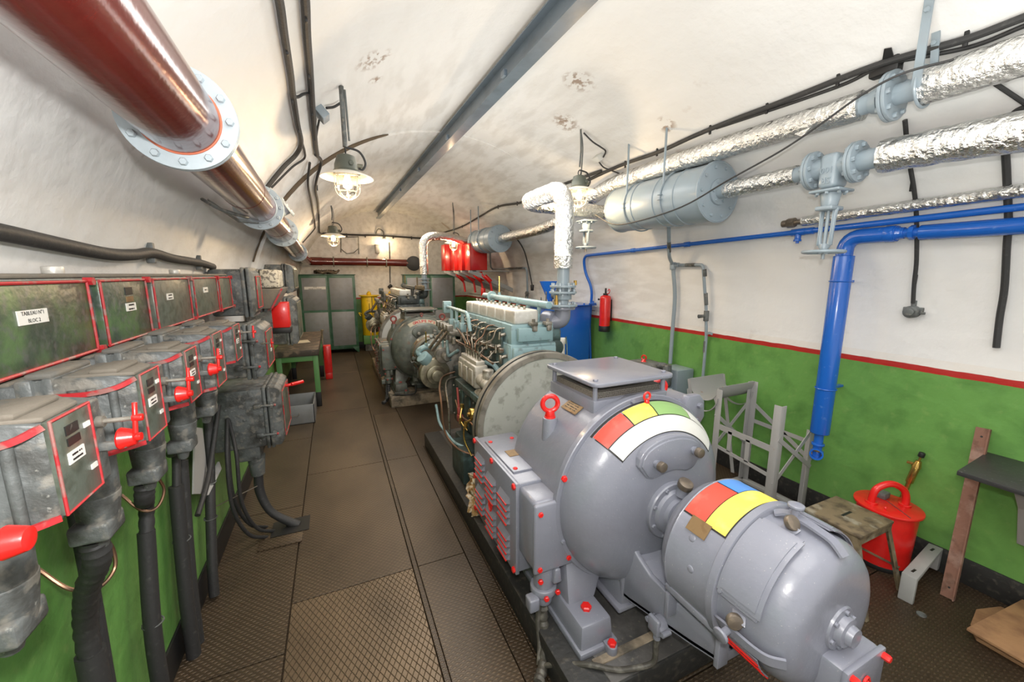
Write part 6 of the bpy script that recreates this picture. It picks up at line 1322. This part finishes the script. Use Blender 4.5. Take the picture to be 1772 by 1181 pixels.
# cabinets against the back wall
def cabinet(x0, x1, yf, zt, lab, h_div=.52, plate=False):
    t = thing('metal_cabinet', lab, 'cabinet', ((x0+x1)/2, yf+.2, 0)); xm = (x0+x1)/2; f = .055
    b = MB(); box(b, (x0, yf+.02, .10), (x1, yf+.36, zt), .006); part('carcass', b, M['cabgreen'], t)
    b = MB(); box(b, (x0-.02, yf-.005, zt), (x1+.02, yf+.38, zt+.02), .004); part('top', b, M['cabgreen'], t)
    for (a, e) in ((x0+.01, xm-.004), (xm+.004, x1-.01)):
        b = MB(); box(b, (a, yf, .14), (e, yf+.02, zt-.01), .003); dr = part('door', b, M['cabgreen'], t)
        zm = .14+(zt-.15)*h_div
        for z0, z1 in ((.14+f, zm-f/2), (zm+f/2, zt-.01-f)):
            c = MB(); box(c, (a+f*(1 if a < xm-.1 else .6), yf-.003, z0), (e-f*(.6 if a < xm-.1 else 1), yf+.004, z1), .002); part('sheet_panel', c, M['cabgrey'], dr)
        c = MB(); hx = e-.02 if a < xm-.1 else a+.02
        box(c, (x0+.015 if a < xm-.1 else x1-.03, yf-.01, zt-.4), (x0+.03 if a < xm-.1 else x1-.015, yf, zt-.3), .003); part('hinge', c, M['iron'], dr)
    for x_ in (x0+.06, x1-.06):
        c = MB(); s_ = 1 if x_ < xm else -1
        prism(c, [(x_-.06*s_, yf, 0), (x_-.02*s_, yf, 0), (x_+.10*s_, yf, .14), (x_-.06*s_, yf, .14)], (0, .05, 0), .003); part('foot', c, M['cabgreen'], t)
        c = MB(); box(c, (x_-.05, yf+.28, 0), (x_+.05, yf+.34, .12), .003); part('foot', c, M['cabgreen'], t)
    if plate: labelplate((x0+(xm-x0)*.52+.02, yf-.004, 1.625), .46, .065, ['GENIE', '~'], t, right=(1, 0, 0), nn=(0, -1, 0), size=.03)
    return t
cabinet(-.74, .50, 10.55, 1.93, 'light grey two door cabinet with green frame and a white GENIE plate', plate=True)
cabinet(1.62, 2.92, 10.1, 1.93, 'darker two door cabinet with green frame behind the far engine')
b = MB()
for k in range(9):
    rn = random.Random(k); c = Vector((-.30+.045*k, 10.72+rn.uniform(-.05, .05), 1.985+rn.uniform(0, .03))); tube(b, [c+Vector((math.cos(a)*.09, math.sin(a)*.08, .03*math.sin(a*2+k))) for a in [2*PI*i/9 for i in range(9)]], .024, 8, closed=True, smooth=False)
solo('cloth_bundle', b, M['cloth'], 'crumpled dark bundle of cloth lying on top of the light grey cabinet', 'bundle', ang=80)
for k, (x_, y_) in enumerate(((.82, 10.75), (1.36, 10.8))):
    t = thing('air_receiver', ['full yellow cylinder tank with a knob on its lid, beside the light grey cabinet', 'second yellow cylinder tank, mostly hidden behind the far engine'][k], 'tank', (x_, y_, 0), 'yellow cylinder tanks')
    r_ = .20; b = MB(); cyl(b, (x_, y_, .40), (x_, y_, 1.40), r_, n=40, bev=.01); part('body', b, M['ytank'], t)
    b = MB(); cyl(b, (x_, y_, 1.40), (x_, y_, 1.425), r_+.045, n=40, bev=.004); cyl(b, (x_, y_, 1.42), (x_, y_, 1.49), .055, n=20, bev=.015); cyl(b, (x_, y_, 1.48), (x_, y_, 1.52), .03, n=16, bev=.008); ld = part('lid', b, M['ytank'], t, ang=50)
    b = MB(); cyl(b, (x_+.05, y_-r_-.01, .42), (x_+.05, y_-r_-.01, 1.39), .007, n=8); part('seam_rod', b, M['iron'], t)
    b = MB(); tube(b, [(x_-r_, y_-.02, .95), (x_-r_-.07, y_-.04, .98), (x_-r_-.03, y_-.06, .90)], .012, 8); part('drain_tap', b, M['ytank'], t)
    b = MB(); box(b, (x_-.2, y_-.19, .18), (x_+.2, y_+.2, .40), .008, 0); box(b, (x_-.17, y_-.16, .0), (x_+.17, y_+.18, .19), .008, 1); part('pedestal', b, [M['deskgreen'], M['iron']], t)
# things on the back wall
t = thing('wall_frame', 'thin dark empty metal frame on the back wall below the cable', 'frame', P(605, 440, y=YB-.03))
b = MB(); q = [P(u, v, y=YB-.03) for u, v in ((590, 437), (590, 411), (620, 410), (621, 440))]; tube(b, q, .013, 6, False); tube(b, [P(u, v, y=YB-.03) for u, v in ((590, 431), (600, 439), (612, 438), (621, 430))], .010, 6, False); part('bars', b, M['iron'], t)
t = thing('switch_housing', 'small grey box on the back wall beside the bare lamp', 'junction box', P(653, 432, y=YB-.06))
b = MB(); c = P(653, 431, y=YB-.06); box(b, c-Vector((.05, .06, .11)), c+Vector((.05, .05, .09)), .01); part('body', b, M['framegrey'], t); b = MB(); box(b, c+Vector((-.06, -.07, .09)), c+Vector((.06, .055, .11)), .003); part('hood', b, M['framegrey'], t)
conduit('drop_cable', [P(673, 420, y=YB-.02), P(674, 440, y=YB-.02), P(675, 490, y=YB-.02)], .012, 'thin cable hanging down the middle of the back wall to a dark pull', 'cable')
b = MB(); c = P(675, 496, y=YB-.05); box(b, c-Vector((.045, .03, .06)), c+Vector((.045, .03, .06)), .02, rot=Matrix.Rotation(PI/4, 3, 'Y')); solo('wall_plug', b, M['black'], 'small dark diamond shaped outlet at the end of the hanging cable', 'socket')

# ================================================================== LEFT REAR: workbench and metal tray
t = thing('workbench', 'green framed workbench with a dirty dark top, left of the aisle', 'workbench', (-.55, 7.2, 0))
b = MB(); box(b, (-.84, 6.30, .78), (-.26, 8.35, .87), .008); part('top', b, M['deskdark'], t)
for x_, y_ in ((-.31, 6.36), (-.31, 8.25), (-.78, 6.36), (-.78, 8.25)):
    b = MB(); box(b, (x_-.035, y_-.035, 0 if True else .2), (x_+.035, y_+.035, .78), .004); lg = part('leg', b, M['deskgreen'], t); c = MB(); box(c, (x_-.037, y_-.037, 0), (x_+.037, y_+.037, .22), .004); part('black_foot', c, M['black'], lg)
b = MB(); box(b, (-.80, 6.33, .70), (-.28, 6.37, .78), .004); box(b, (-.33, 6.33, .70), (-.29, 8.3, .78), .004); part('apron', b, M['deskgreen'], t)
b = MB(); cyl(b, (-.24, 7.5, .74), (-.23, 7.55, .98), .014, n=8); cyl(b, (-.23, 7.55, .97), (-.23, 7.55, 1.0), .024, n=10, bev=.004); part('clamp_handle', b, M['oldsteel'], t)
b = MB(); box(b, (-.60, 7.0, .8705), (-.42, 7.28, .8725), rot=Matrix.Rotation(.2, 3, 'Z')); solo('paper_sheet', b, M['paper'], 'pale paper sheet lying on the middle of the dark workbench', 'paper')
b = MB(); box(b, (-.74, 7.35, .8705), (-.64, 7.6, .8725), rot=Matrix.Rotation(-.2, 3, 'Z')); solo('paper_sheet', b, M['paper'], 'narrow paper slip on the workbench, closer to the wall', 'paper')
b = MB(); box(b, (-.25, 7.95, 0.12), (-.12, 8.12, .64), .01); box(b, (-.245, 7.96, 0), (-.125, 8.11, .12), .01); solo('red_canister', b, M['red'], 'tall red canister standing beside the far end of the workbench', 'canister')
t = thing('metal_tray', 'open grey metal box on the floor under the workbench edge', 'box', (-.56, 6.0, 0))
b = MB(); x0, x1, y0, y1, h = -.80, -.34, 5.62, 6.22, .26
for lo, hi in (((x0, y0, 0), (x1, y1, .012)), ((x0, y0, 0), (x1, y0+.012, h)), ((x0, y1-.012, 0), (x1, y1, h)), ((x0, y0, 0), (x0+.012, y1, h)), ((x1-.012, y0, 0), (x1, y1, h))): box(b, lo, hi, .002)
part('tray', b, M['cabgrey'], t)
b = MB(); tube(b, bend([(-.62, y0-.006, .16), (-.62, y0-.02, .13), (-.52, y0-.02, .13), (-.52, y0-.006, .16)], .02), .005, 6, False); part('handle', b, M['alud'], t)

# ================================================================== RIGHT FOREGROUND
# silencer cradle of grey angle iron
t = thing('steel_stand', 'grey angle iron stand with a curved saddle plate, against the green wall', 'stand', (3.22, 1.98, 0))
def angle(p, h, sx, sy, w_=.055, z0=.03):
    b = MB(); x, y = p; box(b, (min(x, x+sx*w_), y-.003, z0), (max(x, x+sx*w_), y+.003, h), .001); box(b, (x-.003, min(y, y+sy*w_), z0), (x+.003, max(y, y+sy*w_), h), .001); return b
xa, xb, yn, yf = 2.99, 3.45, 1.73, 2.28
for (x, y), h, sx, sy in (((xa, yf), .965, 1, -1), ((xb, yf), .985, -1, -1), ((xa, yn), .975, 1, 1), ((xb, yn), .70, -1, 1)): part('leg', angle((x, y), h, sx, sy), M['framegrey'], t)
def flat(a, e, up, w_=.035): b = MB(); strip(b, [a, e], w_, .005, up); part('brace', b, M['framegrey'], t)
XU, YU = (1, 0, 0), (0, 1, 0)
flat((xa, yf, .64), (xa, yn, .62), XU, .05); flat((xa, yf, .46), (xa, yn, .40), XU, .03)
flat((xa, 2.12, .63), (xa, 2.12, .45), XU); flat((xa, 1.96, .62), (xa, 1.96, .43), XU)
flat((xa, yf-.004, .74), (xb, yf-.004, .38), YU); flat((xa, yf+.004, .40), (xb, yf+.004, .80), YU)
flat((xa, yn-.004, .72), (xb, yn-.004, .40), YU); flat((xa, yn+.004, .34), (xb, yn+.004, .74), YU); flat((xb, yf, .62), (xb, yn, .60), XU); flat((xb, yf, .80), (xb, yn, .45), XU)
b = MB()
for z_ in (.02,):
    for lo, hi in (((xa-.03, yn-.03, 0), (xa+.03, yf+.03, .03)), ((xb-.03, yn-.03, 0), (xb+.03, yf+.03, .03)), ((xa, yn-.03, 0), (xb, yn+.02, .03)), ((xa, yf-.02, 0), (xb, yf+.03, .03))): box(b, lo, hi, .003)
part('base_frame', b, M['framegrey'], t)
b = MB(); pts = []
R_ = .20; xc_ = (xa+xb)/2; zc_ = 1.06
# saddle: half cylinder whose axis runs across the stand
pts = [(yf+.14+.16*math.cos(a), .985+.0+.16*math.sin(a)) for a in [PI+(PI)*i/16 for i in range(17)]]
strip(b, [((xa+xb)/2, y_, z_) for y_, z_ in pts], xb-xa+.0, .005, (0, 0, 1)); part('saddle_plate', b, M['framegrey'], t, ang=60)
for x_ in (xa, xb):
    b = MB(); strip(b, [(x_, y_, z_-.10) for y_, z_ in pts], .03, .006, (0, 0, 1)); part('saddle_rib', b, M['framegrey'], t)
    b = MB(); prism(b, [(x_, yf-.02, .985), (x_, yf-.02, .78)]+[(x_, y_, z_-.0) for y_, z_ in pts[:5]][::-1], (.005, 0, 0)); part('gusset', b, M['framegrey'], t)
    flat((x_, yf+.30, .98), (x_, yf+.10, .03), XU)
# folding stool
t = thing('stool', 'dirty metal stool with a slotted brown seat beside the exciter', 'stool', (2.84, 1.17, 0))
b = MB(); x0, x1, y0, y1, z = 2.665, 3.03, 1.03, 1.34, .462
prism(b, [(x0, y0, z-.02), (x1, y0, z-.02), (x1, y1, z-.02), (x0, y1, z-.02)], (0, 0, .02), .005); box(b, (x0+.005, y0+.005, z-.06), (x1-.005, y0+.010, z-.015)); box(b, (x0+.005, y0+.01, z-.06), (x0+.010, y1-.01, z-.015)); st = part('seat', b, M['oldsteel'], t)
b = MB(); box(b, (2.80, 1.185, z+.0002), (2.90, 1.20, z+.0012)); part('slot', b, M['black'], st)
for (x, y), (fx, fy) in (((x0+.02, y0+.02), (2.64, .935)), ((x1-.02, y0+.02), (3.07, .955)), ((x0+.02, y1-.02), (2.64, 1.42)), ((x1-.02, y1-.02), (3.07, 1.42))):
    b = MB(); s_ = 1 if x < 2.8 else -1; q = 1 if y < 1.2 else -1
    strip(b, [(x, y, z-.02), (fx, fy, .0)], .035, .003, (0, 1, 0)); strip(b, [(x-.016*s_, y+.014*q, z-.02), (fx-.016*s_, fy+.014*q, 0)], .03, .003, (1, 0, 0)); part('leg', b, M['oldsteel'], t)
for a, e in (((2.655, .97, .17), (2.655, 1.38, .17)), ((3.055, .98, .17), (3.055, 1.38, .17)), ((2.66, 1.375, .24), (3.05, 1.375, .24))):
    b = MB(); strip(b, [a, e], .022, .003, (0, 0, 1)); part('stretcher', b, M['oldsteel'], t)
# red bin
t = thing('red_bin', 'red round bin with a hinged lid and a thick loop handle', 'bin', (3.34, 1.20, 0))
bc = Vector((3.32, 1.175, 0)); b = MB(); lathe(b, [(.03, .148), (.40, .158), (.402, .16)], bc, (0, 0, 1), 48); part('drum', b, M['red'], t)
b = MB(); cyl(b, bc, bc+Vector((0, 0, .032)), .150, n=40, bev=.003); part('base_ring', b, M['black'], t)
b = MB(); cyl(b, bc+Vector((0, 0, .402)), bc+Vector((0, 0, .418)), .178, n=56, bev=.004); ld = part('lid', b, M['red'], t)
dr_ = Vector((.55, .83, 0)).normalized(); px_ = Vector((.83, -.55, 0))
b = MB(); tube(b, [bc+px_*s_+Vector((0, 0, z_)) for s_, z_ in ((-.10, .415), (-.10, .47), (-.075, .53), (0, .565), (.075, .53), (.10, .47), (.10, .415))], .021, 14); cyl(b, bc-px_*.1+Vector((0, 0, .416)), bc-px_*.1+Vector((0, 0, .43)), .034, n=18, bev=.003); cyl(b, bc+px_*.1+Vector((0, 0, .416)), bc+px_*.1+Vector((0, 0, .43)), .034, n=18, bev=.003); part('handle', b, M['red'], ld)
b = MB(); cyl(b, bc+Vector((-.11, -.03, .416)), bc+Vector((-.11, -.03, .436)), .006, n=8); dome(b, bc+Vector((-.11, -.03, .434)), (0, 0, 1), .011, .011); part('lid_knob', b, M['red'], ld)
b = MB(); q = bc+Vector((.02, -.0, .421)); strip(b, [q-dr_*.172, q+dr_*.172], .004, .006, (0, 0, 1)); part('lid_seam', b, M['darkred'], ld)
b = MB(); box(b, bc+Vector((.03, .03, .418)), bc+Vector((.10, .10, .46)), .006); part('latch', b, M['iron'], ld)
# brass grease pump leaning behind the bin
t = thing('hand_pump', 'brass hand pump with a black knob standing behind the red bin', 'pump', (3.50, 1.16, 0))
b = MB(); a = Vector((3.50, 1.24, .01)); e = Vector((3.515, 1.137, .66)); cyl(b, a, e, .014, n=16); d = (e-a).normalized(); cyl(b, e-d*.12, e, .021, n=18, bev=.003); cyl(b, e, e+d*.05, .026, .016, 16, bev=.003); cyl(b, e+d*.02, e+d*.02+Vector((0, .05, .0)), .010, n=10); cyl(b, e+d*.04, e+d*.085, .007, n=8); part('barrel', b, M['brass'], t)
b = MB(); cyl(b, e+d*.08, e+d*.115, .017, n=16, bev=.006); part('knob', b, M['black'], t)
# channel bracket on the floor
t = thing('steel_bracket', 'low grey steel channel bracket on the floor, running from the wall', 'bracket', (3.25, .93, 0))
rz = Matrix.Rotation(.0, 3, 'Z')
b = MB(); prism(b, [(3.02, .885, 0), (3.02, .885, .175), (3.53, .945, .175), (3.53, .945, .02), (3.50, .945, .02), (3.50, .945, .145), (3.05, .888, .145), (3.05, .888, 0)], (-.008, .068, 0), .005); part('channel', b, M['framegrey'], t)
for s_ in (.15, .85): b = MB(); c = Vector((3.02, .885, .1755)).lerp(Vector((3.53, .945, .1755)), s_)+Vector((-.004, .034, 0)); box(b, c-Vector((.022, .006, .0)), c+Vector((.022, .006, .001))); part('slot', b, M['black'], t)
# rusty angle bar leaning on the wall
t = thing('steel_bar', 'rusty steel bar with punched holes leaning against the green wall', 'bar', (3.28, .82, 0))
b = MB(); a = Vector((3.285, .825, .004)); e = Vector((3.535, .885, 1.03)); d = (e-a).normalized(); s_ = Vector((.0, 1, 0)); s_ = (s_-d*s_.dot(d)).normalized(); n_ = s_.cross(d)
strip(b, [a, e], .062, .006, n_); strip(b, [a-s_*.03-n_*.012, e-s_*.03-n_*.012], .006, .026, n_); part('bar', b, M['rust'], t)
for q in (.06, .95): b = MB(); c = a.lerp(e, q); cyl(b, c-n_*.0035, c+n_*.0035, .006, n=12); part('hole', b, M['black'], t)
# black bench on the right
t = thing('wall_bench', 'black topped bench on grey brackets cut off by the right edge', 'bench', (3.3, .3, 0))
b = MB(); prism(b, [(3.05, .825, .862), (3.545, .855, .862), (3.545, -.7, .862), (3.05, -.7, .862)], (0, 0, .026), .003); part('top', b, M['darktop'], t)
for y_ in (.60, -.45):
    b = MB(); prism(b, [(3.545, y_, .86), (3.14, y_, .86), (3.30, y_, .70), (3.42, y_, .45), (3.545, y_, .42)], (0, .05, 0), .004); part('bracket', b, M['framegrey'], t)
# plywood offcuts on the floor
b = MB(); prism(b, [(2.985, .66, .055), (3.50, .60, .085), (3.50, -.6, .085), (2.93, -.6, .055)], (0, 0, .016), .002); solo('plywood_board', b, M['wood'], 'brown plywood board on the floor at the bottom right corner, topmost of two', 'board')
b = MB(); prism(b, [(3.03, .63, .0), (3.12, .68, .0), (3.30, .71, 0), (3.46, .66, .0), (3.5, -.6, 0), (3.0, -.6, 0)], (0, 0, .018), .002); box(b, (3.1, -.5, .018), (3.14, .5, .056), .002); box(b, (3.36, -.5, .018), (3.42, .5, .082), .002); solo('plywood_board', b, M['wood'], 'notched brown board lying flat under the other board at the bottom right', 'board')
b = MB(); cyl(b, (2.98, .83, 0), (2.98, .83, .006), .022, n=24); solo('floor_plug', b, M['iron'], 'small dark round plug in the floor in front of the grey bracket', 'plug')

for o in list(bpy.data.objects):
    if '_b' in o.keys(): del o['_b']
